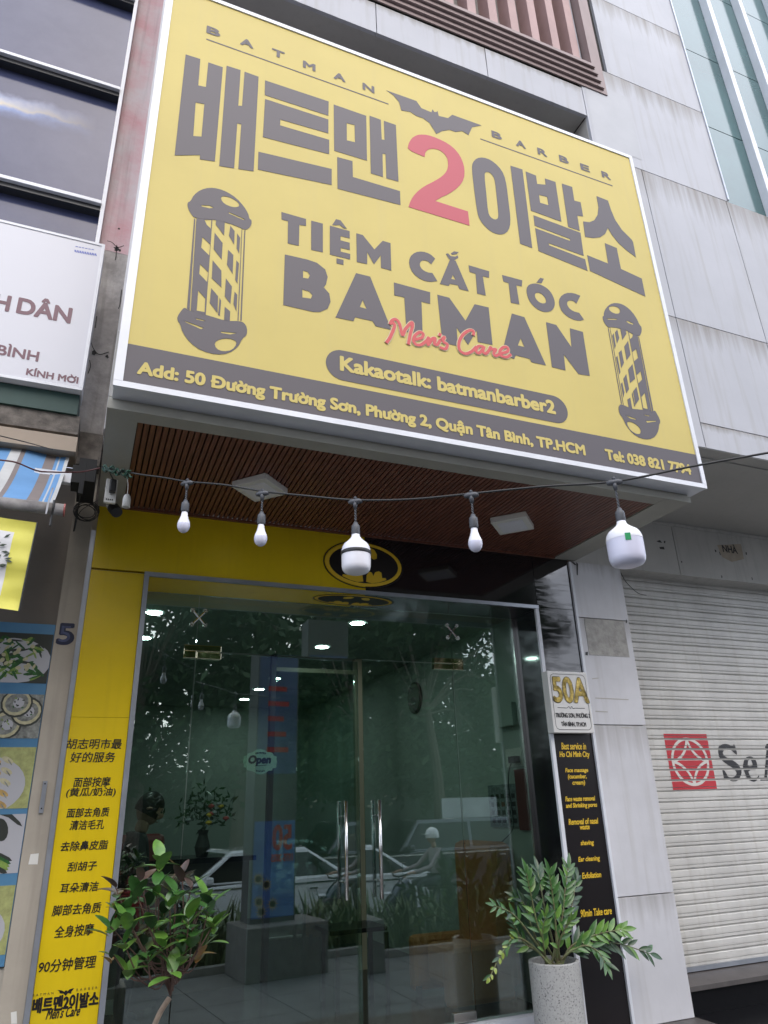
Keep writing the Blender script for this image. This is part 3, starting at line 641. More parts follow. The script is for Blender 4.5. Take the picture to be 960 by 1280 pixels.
for x0, x1 in ((-.05, .5), (.5, 1.52), (1.52, 2.54), (2.54, 3.565)): fpanel(x0, x1, 7.25, 7.62)
box('facade_backing', 3.60, 7.6, YF + .031, 4.6, 3.99, 6.80, M_groove, ub)
box('facade_backing', 3.60, 7.6, YF + .031, 4.6, 6.80, 11.0, M_groove, ub)
box('facade_backing', -.05, 3.60, YF + .2, 4.6, 7.30, 11.0, M_groove, ub)
box('opening_soffit', -.05, 3.56, YF + .032, 4.5, 7.256, 7.29, M_soffit, ub)
box('opening_wall', -.05, 3.56, 4.2, 4.3, 3.95, 7.256, M_maroon, ub)
box('opening_side', 3.566, 3.60, YF + .031, 4.2, 3.96, 7.25, M_soffit, ub)
box('soffit', 3.772, 7.6, YF + .006, 4.72, 3.958, 3.985, M_soffit, ub)
box('drip_edge', 3.78, 7.6, YF + .12, YF + .135, 3.948, 3.957, M_soffit, ub)
# patch of newer paint
MB().quad((3.60, YF - .002, 6.93), (4.12, YF - .002, 6.93), (4.12, YF - .002, 7.75), (3.60, YF - .002, 7.75)).build('paint_patch', mat('newer_paint', (0.40, 0.41, 0.43), .5, var=.1), ub)
# teal curtain wall
tz = [6.81, 7.865, 9.056, 10.4, 11.6]
tx = [5.14, 5.70, 6.30, 6.95, 7.6]
for i in range(4):
    for j in range(4):
        box('teal_pane', tx[i] + .012, tx[i + 1] - .012, YF + .02, YF + .03, tz[j] + .006, tz[j + 1] - .006, M_teal, ub)
box('facade_backing', 5.12, 7.6, YF + .031, YF + .05, 6.8, 11.6, M_groove, ub)
for x in tx[1:4]: box('mullion', x - .035, x + .03, YF - .07, YF + .02, 6.79, 11.6, M_alu, ub, bevel=.004)
box('mullion', 5.125, 5.145, YF - .012, YF + .02, 6.82, 11.6, M_alu_grey, ub)
# louvred window box
wx1, wz0 = 3.86, 7.645
for k in range(5):
    o_ = k * .045; y0 = YF - .012 - k * .022
    MB().box(.3, wx1 - o_, y0, YF + .0, wz0 + o_, wz0 + o_ + .036).box(wx1 - o_ - .036, wx1 - o_, y0 + .001, YF + .001, wz0 + o_ + .036, 11).build('window_frame_rib', M_brownframe, ub)
box('window_margin', 3.56, wx1 - .225, YF - .005, YF + .02, 7.87, 11, M_white, ub)
lb = box('louvre_back', .3, 3.66, YF + .10, YF + .12, 7.85, 11, M_louvre, ub)
fin = MB().box(-.042, .042, -.05, .10, 0, 3.1).mesh(); fin.materials.append(M_slatpink)
xx = 3.53
while xx > .4: share('louvre_fin', fin, (xx, YF, 7.86), ub); xx -= .222
lm = MB().box(0, .13, 0, .02, 0, .03).mesh(); lm.materials.append(M_louvre)
# beam over the shutter and ground-floor pillar
bx = [3.745, 4.95, 6.2, 7.6]
for i in range(3): box('beam_panel', bx[i] + .004, bx[i + 1] - .004, 4.70, 4.90, 3.445, 3.952, M_beam, ub)
box('beam_core', 3.75, 7.6, 4.72, 4.89, 3.45, 3.948, M_groove, ub)
box('beam_lip', 4.24, 7.6, 4.685, 4.699, 3.925, 3.953, M_beam, ub)
# pillar in panels, joints recessed
pz = [.12, at(806, 1119, 4.69).z, at(752, 906, 4.69).z, at(743, 773, 4.69).z, 3.452]
for i in range(4): box('pillar_panel', 3.718, 4.24, 4.69, 4.734, pz[i] + .003, pz[i + 1] - .003, M_white2, ub, bevel=.003)
M_bare = mat('bare_cement_patch', (0.44, 0.43, 0.40), .85, var=.35, vscale=14, bump=.5, bscale=30)
q = [at(*px2((640, 660), 4.8, x, y), 4.69) for x, y in [(432, 545), (668, 555), (700, 772), (460, 765)]]
x0, x1 = q[0].x, q[1].x
MB().box(x0, x1, 4.6865, 4.6899, (q[2].z + q[3].z) / 2, (q[0].z + q[1].z) / 2).build('cement_patch', M_bare, ub)
m = MB()
for a in [[(385, 205), (397, 215), (395, 285), (388, 280)], [(350, 200), (372, 205), (390, 225), (375, 222)], [(685, 545), (692, 560), (688, 572), (682, 568)], [(440, 745), (456, 742), (455, 765), (441, 762)]]:
    w_ = W((640, 660), 4.8, a, 4.688); m.add([(x, 4.688, z) for x, z in w_], [(0, 1, 2, 3)])
m.build('tape_scrap', M_blackprint, ub)
M_scuff = mat('faint_scuff', (0.40, 0.38, 0.34), .7)
m = MB()
for a in [((480, 905), (520, 900)), ((500, 1020), (700, 1030)), ((500, 1100), (575, 1103)), ((655, 1197), (720, 1200))]:
    p = W((640, 660), 4.8, a, 4.688); ribbon_mb(m, p, .007, 4.6885, sm=False)
m.build('scuff_mark', M_scuff, ub)
MB().tube(catmull([at(776, 716, 4.68), at(783, 728, 4.66), at(797, 741, 4.65), at(808, 744, 4.65)]), .003, 5).build('wire_end', M_dark, ub)
# remains of lettering on the beam
Z9 = ((840, 640), 8)
text_box('lettering', 'NHÀ', *Z9, 505, 322, 645, 405, 4.6975, M_blackprint, ub, bold=.003)
m = MB(); 
for a in [[(425, 375), (440, 380), (445, 395), (435, 405)], [(470, 395), (478, 400), (490, 432), (480, 428)], [(735, 400), (748, 405), (748, 430), (738, 425)], [(490, 632), (503, 640), (503, 660), (497, 662)], [(795, 650), (803, 655), (808, 680), (800, 678)], [(90, 490), (102, 492), (102, 508), (92, 505)]]:
    w_ = W(*Z9, a, 4.698); m.add([(x, 4.698, z) for x, z in w_], [(0, 1, 2, 3)])
for a in [[(290, 655), (312, 648), (325, 665), (305, 662)], [(335, 655), (345, 652), (343, 668), (336, 666)], [(308, 690), (335, 688), (340, 705), (312, 702)]]:
    w_ = W((760, 540), 4.8, a, 4.698); m.add([(x, 4.698, z) for x, z in w_], [(0, 1, 2, 3)])
m.build('peeled_print', M_blackprint, ub)
w_ = W(*Z9, [(450, 330), (690, 320), (720, 470), (600, 500), (500, 450)], 4.6988); MB().add([(x, 4.6988, z) for x, z in w_], [tuple(range(5))]).build('glue_stain', mat('glue_stain', (0.42, 0.36, 0.28), .7, var=.25, vscale=12), ub)
box('back_wall', 4.24, 7.6, 5.02, 5.2, -.4, 3.95, M_beige2, ub)
# shop plinth and shutter sill
stp = thing('stone_plinth', 'dark stone step running under the doors and the shutter', 'step', (3, 4.6, GZ))
box('step_top', -.4, 4.26, 4.25, 5.3, .085, .12, M_stone_grey, stp); box('step_front', -.4, 7.6, 4.27, 4.9, GZ - .02, .084, M_stone_black, stp)
box('sill_front', 4.262, 7.6, 4.72, 4.9, .121, .298, M_stone_black, stp)
box('step_top', 4.262, 7.6, 4.25, 4.9, .086, .1205, M_stone_black, stp)
MB().add([(4.25, 4.70, .30), (7.6, 4.70, .30), (7.6, 5.0, .355), (4.25, 5.0, .355), (4.25, 4.70, .27), (7.6, 4.70, .27), (7.6, 5.0, .27), (4.25, 5.0, .27)], [(0, 1, 2, 3), (4, 7, 6, 5), (0, 4, 5, 1), (3, 2, 6, 7), (0, 3, 7, 4), (1, 5, 6, 2)]).build('sill', M_stone_grey, stp)

# ================================================================== roller shutter
sh = thing('roller_shutter', 'closed cream roller shutter with a red emblem beside the white pillar', 'roller shutter', (5.8, 4.9, .343))
prof = [(0.0, .000), (-.006, .006), (-.008, .010), (-.008, .0255), (-.0035, .0275), (-.0035, .0285), (-.0095, .031), (-.0105, .045), (-.0095, .072), (-.0050, .0775), (.004, .080), (.004, .082)]
v = []; f = []
for x in (0, 3.35):
    for y, z in prof: v.append((x, y, z))
n_ = len(prof)
for i in range(n_ - 1): f.append((i, i + n_, i + 1 + n_, i + 1))
sm_ = bpy.data.meshes.new('slat'); sm_.from_pydata(v, [], f); sm_.update(); sm_.materials.append(M_shutter)
box('bottom_bar', 4.245, 7.6, 4.885, 4.925, .343, .372, M_alu_grey, sh)
Z0S, PS = .367, .0823; NS = 38
for k in range(NS): share('shutter_slat', sm_, (4.245, 4.9, Z0S + k * PS), sh)
def striped(name, loops, mt, dy=0.0):
    """paint on the shutter: present on the raised faces of every slat, broken in the grooves"""
    me0 = loops_mesh(loops); bm0 = bmesh.new(); bm0.from_mesh(me0)
    out = MB(); zs = [v.co.y for v in bm0.verts]; lo, hi = min(zs), max(zs)
    for k in range(NS):
        for a, c_, y in ((.009, .0260, 4.8905), (.0300, .0745, 4.8885)):
            za, zc = Z0S + k * PS + a, Z0S + k * PS + c_
            if zc < lo or za > hi: continue
            bb = bm0.copy()
            bmesh.ops.bisect_plane(bb, geom=bb.verts[:] + bb.edges[:] + bb.faces[:], plane_co=(0, za, 0), plane_no=(0, -1, 0), clear_outer=True)
            bmesh.ops.bisect_plane(bb, geom=bb.verts[:] + bb.edges[:] + bb.faces[:], plane_co=(0, zc, 0), plane_no=(0, 1, 0), clear_outer=True)
            bb.verts.index_update()
            out.add([(v.co.x, y - dy, v.co.y) for v in bb.verts], [tuple(v.index for v in fc.verts) for fc in bb.faces if abs(fc.normal.z) > .5 and fc.calc_center_median().z > 0]); bb.free()
    bm0.free(); out.build(name, mt, sh)
rx0_, rx1_, rz0_, rz1_ = 4.592, 5.073, 1.606, 2.056
cx_, cz_ = (rx0_ + rx1_) / 2, (rz0_ + rz1_) / 2
striped('red_square', [[(rx0_, rz0_), (rx1_, rz0_), (rx1_, rz1_), (rx0_, rz1_)]], M_redpaint)
M_shpaint = mat('cream_stencil_line', (0.62, 0.60, 0.55), .5)
striped('emblem_ring', [ell(cx_, cz_, .205, .195), ell(cx_, cz_, .180, .171)], M_shpaint, .0012)
def arc(p, q, cc, wd=.022, n=10):
    pts = []
    for i in range(n + 1):
        t = i / n; pts.append(Vector((p[0] * (1 - t) ** 2 + 2 * cc[0] * t * (1 - t) + q[0] * t * t, p[1] * (1 - t) ** 2 + 2 * cc[1] * t * (1 - t) + q[1] * t * t)))
    L_, R_ = [], []
    for i, p_ in enumerate(pts):
        d = (pts[min(i + 1, n)] - pts[max(i - 1, 0)]).normalized(); nn = Vector((-d.y, d.x)) * wd / 2; L_.append(tuple(p_ + nn)); R_.append(tuple(p_ - nn))
    return L_ + R_[::-1]
N_, E2, S_, W_ = (cx_, cz_ + .185), (cx_ + .19, cz_), (cx_, cz_ - .185), (cx_ - .19, cz_)
for i, (p, q) in enumerate(((N_, E2), (E2, S_), (S_, W_), (W_, N_))):
    cc = ((cx_ * 1.7 + (p[0] + q[0]) * .65) / 3.0, (cz_ * 1.7 + (p[1] + q[1]) * .65) / 3.0)
    striped('emblem_star', [arc(p, q, (cx_ + (p[0] + q[0] - 2 * cx_) * .18, cz_ + (p[1] + q[1] - 2 * cz_) * .18))], M_shpaint, .0014 + .0001 * i)
Z10 = ((820, 900), 6.857)
striped('shutter_letter', [smooth_closed(W(*Z10, [(530, 225), (570, 205), (610, 208), (645, 228), (660, 205), (675, 235), (690, 305), (662, 285), (634, 256), (602, 238), (578, 245), (572, 262), (560, 290), (600, 325), (660, 350), (710, 395), (728, 440), (715, 490), (690, 525), (640, 527), (600, 505), (580, 522), (565, 460), (555, 405), (590, 450), (610, 490), (648, 494), (674, 480), (684, 455), (666, 425), (632, 398), (574, 364), (536, 325), (522, 270)], 4.9))], M_blackprint)
striped('shutter_letter', [smooth_closed(W(*Z10, [(735, 400), (745, 340), (780, 310), (820, 315), (850, 350), (862, 400), (862, 428), (780, 430), (795, 480), (825, 505), (860, 495), (875, 470), (878, 490), (850, 525), (820, 530), (780, 510), (755, 465)], 4.9)), smooth_closed(W(*Z10, [(776, 396), (780, 352), (795, 335), (812, 352), (822, 396)], 4.9))], M_blackprint)
striped('shutter_letter', [W(*Z10, [(885, 510), (920, 492), (938, 250), (925, 235), (940, 205), (985, 205), (1045, 490), (1075, 505), (1075, 520), (985, 520), (985, 500), (1008, 490), (1000, 430), (950, 430), (945, 490), (968, 500), (968, 520), (885, 520)], 4.9), W(*Z10, [(952, 400), (960, 270), (992, 400)], 4.9)], M_blackprint)

# ================================================================== 50A plate
pt_ = thing('address_plate', 'white 50A address plate in gold numerals fixed above the black service list', 'address plate', (3.48, 4.62, 2.03))
X0, X1, PZ0, PZ1 = 3.292, 3.663, 2.029, 2.489
M_plate = mat('off_white_plate', (0.70, 0.69, 0.66), .35, var=.06)
box('plate', X0, X1, 4.620, 4.6995, PZ0, PZ1, M_plate, pt_, bevel=.003)
m = MB(); i_ = .022; c_ = .03
bp = [(X0 + i_ + c_, PZ0 + i_), (X1 - i_ - c_, PZ0 + i_), (X1 - i_ - c_ * .3, PZ0 + i_ + c_ * .3), (X1 - i_, PZ0 + i_ + c_), (X1 - i_, PZ1 - i_ - c_), (X1 - i_ - c_ * .3, PZ1 - i_ - c_ * .3), (X1 - i_ - c_, PZ1 - i_), (X0 + i_ + c_, PZ1 - i_), (X0 + i_ + c_ * .3, PZ1 - i_ - c_ * .3), (X0 + i_, PZ1 - i_ - c_), (X0 + i_, PZ0 + i_ + c_), (X0 + i_ + c_ * .3, PZ0 + i_ + c_ * .3), (X0 + i_ + c_, PZ0 + i_)]
ribbon_mb(m, bp, .004, 4.6185, sm=False); m.build('border_line', M_blackprint, pt_)
M_gold = mat('gold_foil', (0.62, 0.45, 0.12), .25, metal=.55, var=.6, vscale=30, var2=(0.10, .07, .01), bump=.4, bscale=25)
Z6 = ((660, 820), 7.108)
M_goldedge = mat('dark_gold_edge', (0.03, 0.02, 0.005), .4)
text_box('numerals_edge', '50A', *Z6, 223, 193, 526, 411, 4.6185, M_goldedge, pt_, bold=.0095)
text_box('numerals', '50A', *Z6, 225, 196, 523, 408, 4.6150, M_gold, pt_, bold=.0065)
text_box('lettering', 'TRƯỜNG SƠN, PHƯỜNG 2', *Z6, 246, 500, 549, 553, 4.6185, M_blackprint, pt_, bold=.0013)
text_box('lettering', 'TÂN BÌNH, TP.HCM', *Z6, 296, 578, 514, 630, 4.6185, M_blackprint, pt_, bold=.0013)
m = MB(); 
for s in ([(262, 458), (345, 462)], [(420, 463), (505, 465)], [(348, 462), (362, 450), (378, 466), (388, 448), (400, 466), (418, 462)]): ribbon_mb(m, W(*Z6, s, 4.6185), .004, 4.6185)
m.build('ornament', M_blackprint, pt_)

# ================================================================== neighbour on the left
nb = thing('neighbour_building', 'weathered building on the left with dusty dark windows and a pink-stained concrete pillar', 'building', (-.8, 4.7, 0))
box('concrete_pillar', -.315, -.10, 4.74, 5.2, 5.62, 11, M_pink, nb)
box('concrete_pillar', -.31, -.10, 4.742, 5.2, 3.94, 5.62, M_concrete, nb)
random.seed(31)
def splat(px, py, r, nm='broken_hole', Y=4.7385):
    c = at(px, py, Y); n = 11; MB().add([(c.x + r * random.uniform(.45, 1.2) * math.cos(i * 6.283 / n), Y, c.z + r * random.uniform(.45, 1.2) * math.sin(i * 6.283 / n)) for i in range(n)] + [(c.x, Y, c.z)], [(i, (i + 1) % n, n) for i in range(n)]).build(nm, M_groove, nb)
splat(149, 286, .012); splat(146, 311, .026); splat(150, 313, .012); splat(117, 441, .022); splat(134, 446, .016)
m = MB()
for s in ([(134, 301), (140, 303), (147, 309), (155, 307)], [(146, 306), (145, 320), (144, 325)], [(114, 428), (117, 436), (124, 443), (136, 440)], [(112, 450), (113, 458), (110, 467)], [(152, 362), (150, 380), (148, 386)], [(121, 395), (119, 410)]): ribbon_mb(m, [(at(x, y, 4.7385).x, at(x, y, 4.7385).z) for x, y in s], .006, 4.7385)
m.build('crack', M_groove, nb)['kind'] = 'stuff'
box('metal_trim', -.099, -.062, 4.66, 4.78, 4.02, 11, M_alu, nb)
box('pillar_gap_wall', -.062, .6, 4.72, 4.9, 3.5, 11, M_concrete, nb)
box('window_jamb', -.345, -.316, 4.69, 5.0, 5.3, 11, M_alu, nb)
def film_mat():     # peeling tint film: a pale iridescent smear with runs below it
    m = M_winglass.copy(); m.name = 'window_with_peeling_film'; nt = m.node_tree; n = nt.nodes; L = nt.links; p = n['Principled BSDF']; src = p.inputs['Base Color'].links[0].from_socket
    a, c_ = at(0, 128, 4.78), at(120, 162, 4.78)
    g = n.new('ShaderNodeNewGeometry'); sp = n.new('ShaderNodeSeparateXYZ'); L.new(g.outputs['Position'], sp.inputs[0])
    nz = n.new('ShaderNodeTexNoise'); nz.inputs['Scale'].default_value = 6; nz.inputs['Detail'].default_value = 6; L.new(g.outputs['Position'], nz.inputs[0])
    def mth(op, x, y=None, z=None):
        k = n.new('ShaderNodeMath'); k.operation = op
        for i, v in enumerate((x, y, z)):
            if v is None: continue
            if isinstance(v, (int, float)): k.inputs[i].default_value = v
            else: L.new(v, k.inputs[i])
        return k.outputs[0]
    sl_ = (c_.z - a.z) / (c_.x - a.x); line = mth('MULTIPLY_ADD', sp.outputs[0], sl_, a.z - sl_ * a.x)
    dz = mth('ADD', mth('SUBTRACT', sp.outputs[2], line), mth('MULTIPLY_ADD', nz.outputs[0], .22, -.11))
    band = n.new('ShaderNodeMapRange'); band.inputs[1].default_value = .15; band.inputs[2].default_value = .0; L.new(mth('ABSOLUTE', dz), band.inputs[0])
    fade = n.new('ShaderNodeMapRange'); fade.inputs[1].default_value = c_.x; fade.inputs[2].default_value = a.x; L.new(sp.outputs[0], fade.inputs[0])
    cr = n.new('ShaderNodeValToRGB'); e = cr.color_ramp.elements; e[0].color = (.16, .22, .42, 1); e[1].color = (.62, .70, .95, 1); q = cr.color_ramp.elements.new(.5); q.color = (.55, .50, .40, 1); q = cr.color_ramp.elements.new(.3); q.color = (.25, .35, .65, 1)
    dm = n.new('ShaderNodeMapRange'); dm.inputs[1].default_value = -.10; dm.inputs[2].default_value = .10; L.new(dz, dm.inputs[0]); L.new(dm.outputs[0], cr.inputs[0])
    mx = n.new('ShaderNodeMix'); mx.data_type = 'RGBA'; L.new(mth('MULTIPLY', band.outputs[0], fade.outputs[0]), mx.inputs[0]); L.new(src, mx.inputs[6]); L.new(cr.outputs[0], mx.inputs[7]); L.new(mx.outputs[2], p.inputs['Base Color']); return m
M_film = film_mat()
zb = [at(120, 255, 4.7).z, at(150, 115, 4.7).z, at(170, 2, 4.7).z]
gz = [4.9, zb[0], zb[1], zb[2] + .10, 10.8]
for i in range(4):
    box('window_pane', -2.2, -.346, 4.78, 4.80, gz[i], gz[i + 1] - .02, M_film if i == 1 else M_winglass, nb)
for i, z in enumerate(zb):
    box('window_bar', -2.2, -.346, 4.70, 4.80, z - .055, z, M_winframe, nb); box('window_sill', -2.2, -.346, 4.665, 4.70, z - .012, z + .018, M_alu, nb)
m = MB()
for s in ([(-.9, 6.92), (-.75, 6.95), (-.6, 6.88), (-.48, 6.82), (-.38, 6.80)],): ribbon_mb(m, s, .035, 4.7795)
# shop floor walls
box('concrete_ledge', -.0915, -.05, 4.742, 5.2, 3.40, 4.15, M_dirty, nb)
box('concrete_ledge', -2.2, -.24, 4.38, 4.74, 3.80, 3.93, M_dirty, nb)
box('concrete_ledge', -.24, -.092, 4.60, 4.742, 3.70, 3.94, M_dirty, nb)
box('green_band', -2.2, -.262, 4.36, 4.6, 3.932, 4.075, M_greenband, nb)
box('beige_column', -.213, -.090, 4.72, 5.2, -.45, 3.72, M_beige, nb)
box('beige_wall', -2.2, -.214, 4.90, 5.1, -.45, 3.80, M_beige2, nb)
box('lower_wall', -2.2, -.214, 4.74, 4.899, -.45, .84, mat('pale_stained_plaster', (.45, .42, .36), .8, var=.3, streak=.4), nb)
# painted number, hinge and paper scraps on the column
Zc = ((0, 760), 5.333)
m = MB(); 
t_ = text_box('painted_numeral', '5', *Zc, 388, 108, 490, 240, 4.7185, mat('dark_blue_paint', (.015, .02, .05), .3), nb, bold=.008)
t_ = text_box('painted_numeral_core', '5', *Zc, 396, 120, 470, 226, 4.7165, mat('pale_blue_paint', (.08, .10, .20), .3, var=.5, vscale=40), nb, bold=.001)
w_ = W((0, 1000), 4.575, [(222, 0), (247, 2), (233, 75), (210, 72)], 4.716); x0, x1 = w_[0][0], w_[1][0]
box('hinge_plate', -.158, -.135, 4.708, 4.7195, w_[2][1], w_[0][1] + .10, M_alu_grey, nb)
for k in (0, 1): box('screw', -.150, -.143, 4.706, 4.708, w_[2][1] + .02 + .13 * k, w_[2][1] + .028 + .13 * k, M_dark, nb)
w_ = W((0, 1000), 4.575, [(175, 310), (222, 305), (215, 368), (162, 368)], 4.7185); MB().add([(x, 4.7185, z) for x, z in w_], [(0, 1, 2, 3)]).build('paper_scrap', M_whiteplastic, nb)
w_ = W((0, 1000), 4.575, [(62, 1215), (95, 1208), (98, 1280), (64, 1280)], 4.7185); MB().add([(x, 4.7185, z) for x, z in w_], [(0, 1, 2, 3)]).build('paper_scrap', M_whiteplastic, nb)

# white office sign
hs = thing('office_sign', 'white signboard with maroon Vietnamese lettering on the left building', 'signboard', (-1, 4.3, 4.1))
ZL0, ZL1 = at(103, 488, 4.3).z, at(127, 305, 4.3).z
box('sign_case', -2.2, -.252, 4.31, 4.5, ZL0, ZL1, M_alu, hs)
M_hface = mat('pale_grey_flex_face', (.56, .57, .62), .4, spec=.7)
box('sign_face', -2.2, -.262, 4.303, 4.3095, ZL0 + .015, ZL1 - .015, M_hface, hs)
box('frame_strip', -2.2, -.249, 4.298, 4.3099, ZL0 - .001, ZL0 + .018, M_alu, hs); box('frame_strip', -2.2, -.249, 4.298, 4.3099, ZL1 - .018, ZL1 + .001, M_alu, hs); box('frame_strip', -.270, -.2485, 4.2975, 4.3098, ZL0 + .018, ZL1 - .018, M_alu, hs)
M_mar = mat('maroon_print', (.13, .045, .07), .4); M_blu = mat('blue_print', (.12, .16, .45), .4)
text_base('lettering', 'DÂN', (20.8, 390.8), (87, 403.5), (23.5, 372.5), 4.302, M_mar, hs, bold=.006)
text_base('lettering', 'H', (-8, 385.5), (10, 388.5), (-6, 367), 4.302, M_mar, hs, bold=.006)
text_base('lettering', 'BÌNH', (-4, 442.5), (47, 451.5), (-2, 431), 4.302, M_mar, hs, bold=.003)
text_base('lettering', 'KÍNH MỜI', (32.5, 468.8), (97, 478.8), (33.5, 461.2), 4.302, M_mar, hs, bold=.0025)
m = MB()
for k in range(9): w_ = W((0, 270), 4, [(372 + k * 12.5, 168 + k * 2.2), (381 + k * 12.5, 170 + k * 2.2), (385 + k * 12.5, 184 + k * 2.2), (372 + k * 12.5, 178 + k * 2.2)], 4.302); m.add([(x, 4.302, z) for x, z in w_], [(0, 1, 2, 3)])
for k in range(6): w_ = W((0, 270), 4, [(378 + k * 16, 150 + k * 3), (390 + k * 16, 152 + k * 3), (390 + k * 16, 156 + k * 3), (377 + k * 16, 154 + k * 3)], 4.302); m.add([(x, 4.302, z) for x, z in w_], [(0, 1, 2, 3)])
m.build('small_blue_mark', M_blu, hs)

# striped awning on its roller
aw = thing('striped_awning', 'blue, white and taupe striped awning rolled down on the left building', 'awning', (-.9, 4.2, 3.6))
box('cassette', -2.2, -.228, 4.22, 4.46, 3.60, 3.70, mat('beige_cassette', (.36, .29, .22), .6, var=.1), aw)
M_ab, M_aw, M_at = mat('awning_blue', (.12, .28, .52), .7, var=.15, vscale=6), mat('awning_white', (.50, .51, .50), .7, var=.2, vscale=5), mat('awning_taupe', (.20, .17, .16), .7, var=.15, vscale=6)
m = MB(); xs_ = [(-.262, M_aw), (-.282, M_ab), (-.31, M_aw), (-.318, M_ab), (-.335, M_at), (-.39, M_ab), (-.50, M_at), (-.525, M_aw), (-.58, M_ab), (-.66, M_at), (-.74, M_aw), (-.80, M_ab), (-.95, M_at), (-1.02, M_aw), (-1.1, M_ab), (-1.3, M_at), (-1.4, M_aw), (-2.2, None)]
mats_ = [M_ab, M_aw, M_at]
def awp(x, t): return (x, 4.30 - .62 * t + .012 * math.sin(x * 14 + t * 3), 3.60 - .57 * t - .035 * math.sin(math.pi * t) + .006 * math.sin(x * 23))
for (xa, mm), (xb, _) in zip(xs_[:-1], xs_[1:]):
    ns = max(1, int((xa - xb) / .06))
    for j in range(ns):
        for i in range(8):
            a, c_ = xa + (xb - xa) * j / ns, xa + (xb - xa) * (j + 1) / ns
            m.quad(awp(c_, i / 8), awp(c_, (i + 1) / 8), awp(a, (i + 1) / 8), awp(a, i / 8), mats_.index(mm))
m.build('striped_cloth', mats_, aw, smooth=True, weld=True)
m = MB().tube([(-2.2, 3.68, 3.0), (-.212, 3.68, 3.0)], .032, 14); m.build('front_tube', mat('dirty_white_tube', (.45, .43, .42), .45, var=.55, vscale=9), aw, smooth=True)
MB().tube([(-.212, 3.68, 3.0), (-.206, 3.68, 3.0)], .034, 14).build('tube_end', mat('faded_red_cap', (.35, .10, .09), .5), aw)
box('arm', -.42, -.215, 4.10, 4.14, 3.34, 3.405, M_alu, aw)
for xx in (-.33, -.27): MB().tube([(xx, 4.098, 3.37), (xx, 4.101, 3.37)], .008, 10).build('rivet', M_dark, aw)
m = MB().box(-.222, -.155, 4.06, 4.20, 3.33, 3.44).box(-.175, -.15, 4.05, 4.09, 3.26, 3.46).box(-.20, -.10, 4.25, 4.6, 3.43, 3.58); m.build('crank_gear', mat('greasy_black_metal', (.012, .012, .012), .8), aw)
m = MB(); ribbon_mb(m, [(-.287, 2.955), (-.285, 3.02), (-.275, 3.10)], .008, 3.64); m.build('cable_tie', M_white, aw)
m = MB().tube(catmull([(-.262, 3.665, 3.04), (-.258, 3.64, 3.0), (-.262, 3.66, 2.955), (-.262, 3.66, 2.90)]), .006, 6); m.build('rope', M_dark, aw)
# yellow menu banner under the awning tube
yb = thing('yellow_banner', 'bright yellow cloth banner tied under the awning tube', 'banner', (-.8, 3.68, 2.96))
M_yb, M_yw = mat('lemon_banner_cloth', (.66, .62, .10), .6, var=.12, vscale=8), mat('white_banner_print', (.62, .62, .63), .6, var=.1)
xr_t, xr_b, zt, zb_ = at(46, 660, 3.68).x, at(24, 765, 3.68).x, at(46, 655, 3.68).z, at(24, 765, 3.68).z
m = MB(); nu, nv = 26, 14
def bp_(u, v):
    xr = xr_t + (xr_b - xr_t) * v; x = xr - u * 1.2
    return (x, 3.66 + .012 * math.sin(9 * v + 14 * u) + .006 * math.sin(23 * v - 9 * u), zt + (zb_ - zt) * v + .01 * math.sin(u * 8))
for i in range(nu):
    for j in range(nv):
        u0, u1, v0, v1 = i / nu, (i + 1) / nu, j / nv, (j + 1) / nv
        m.quad(bp_(u1, v1), bp_(u0, v1), bp_(u0, v0), bp_(u1, v0), 1 if (2 <= i < 24 and 2 <= j < 12) else 0)
m.build('banner_cloth', [M_yb, M_yw], yb, smooth=True, weld=True)
m = MB()
random.seed(3)
for k in range(16):
    u, v = random.uniform(.07, .16), random.uniform(.2, .55); p = Vector(bp_(u, v)); a = random.uniform(-.6, .9); d = Vector((math.cos(a), 0, math.sin(a))) * .018; n = Vector((-d.z, 0, d.x)) * .35
    q = [p + d, p + n, p - d, p - n]; m.add([(x.x, x.y - .004 - .0002 * k, x.z) for x in q], [(0, 1, 2, 3)])
m.build('printed_leaves', mat('dark_leaf_print', (.04, .06, .04), .6), yb)
MB().tube([bp_(0, 0), bp_(0, .5), bp_(0, 1)], .004, 6).build('hem', M_dark, yb)
# food menu board
fm = thing('menu_board', 'tall blue menu board with photographs of seafood dishes beside the beige column', 'menu board', (-.7, 4.72, .85))
box('board', -1.6, -.216, 4.722, 4.739, at(8, 1208, 4.72).z, at(70, 781, 4.72).z, mat('menu_blue', (.03, .12, .24), .35, var=.7, vscale=1.1, var2=(.10, .24, .38)), fm)
xb1 = -.219
def band(y0, y1): return at(40, y1, 4.72).z, at(40, y0, 4.72).z
pics = [('greens', 792, 854), ('oysters', 868, 923), ('prawns', 934, 1010), ('squid', 1017, 1090), ('noodles', 1105, 1190)]
M_pl = mat('printed_plate', (.40, .40, .42), .4); M_pl2 = mat('printed_table', (.42, .38, .33), .4, var=.3); M_mat2 = mat('printed_bamboo', (.40, .42, .16), .5, var=.4, vscale=25)
Mg1, Mg2, Mg3 = mat('printed_green', (.03, .13, .03), .4, var=.6, vscale=40), mat('printed_pale_green', (.22, .33, .07), .4, var=.4, vscale=30), mat('printed_cream', (.52, .48, .30), .4, var=.3, vscale=40)
Mo1, Mo2, Mo3, Mk = mat('printed_lemon', (.55, .52, .12), .4, var=.2, vscale=30), mat('printed_shell', (.30, .31, .28), .4, var=.7, vscale=35), mat('printed_prawn', (.58, .38, .12), .4, var=.4, vscale=30), mat('printed_dark', (.03, .035, .03), .4)
random.seed(11)
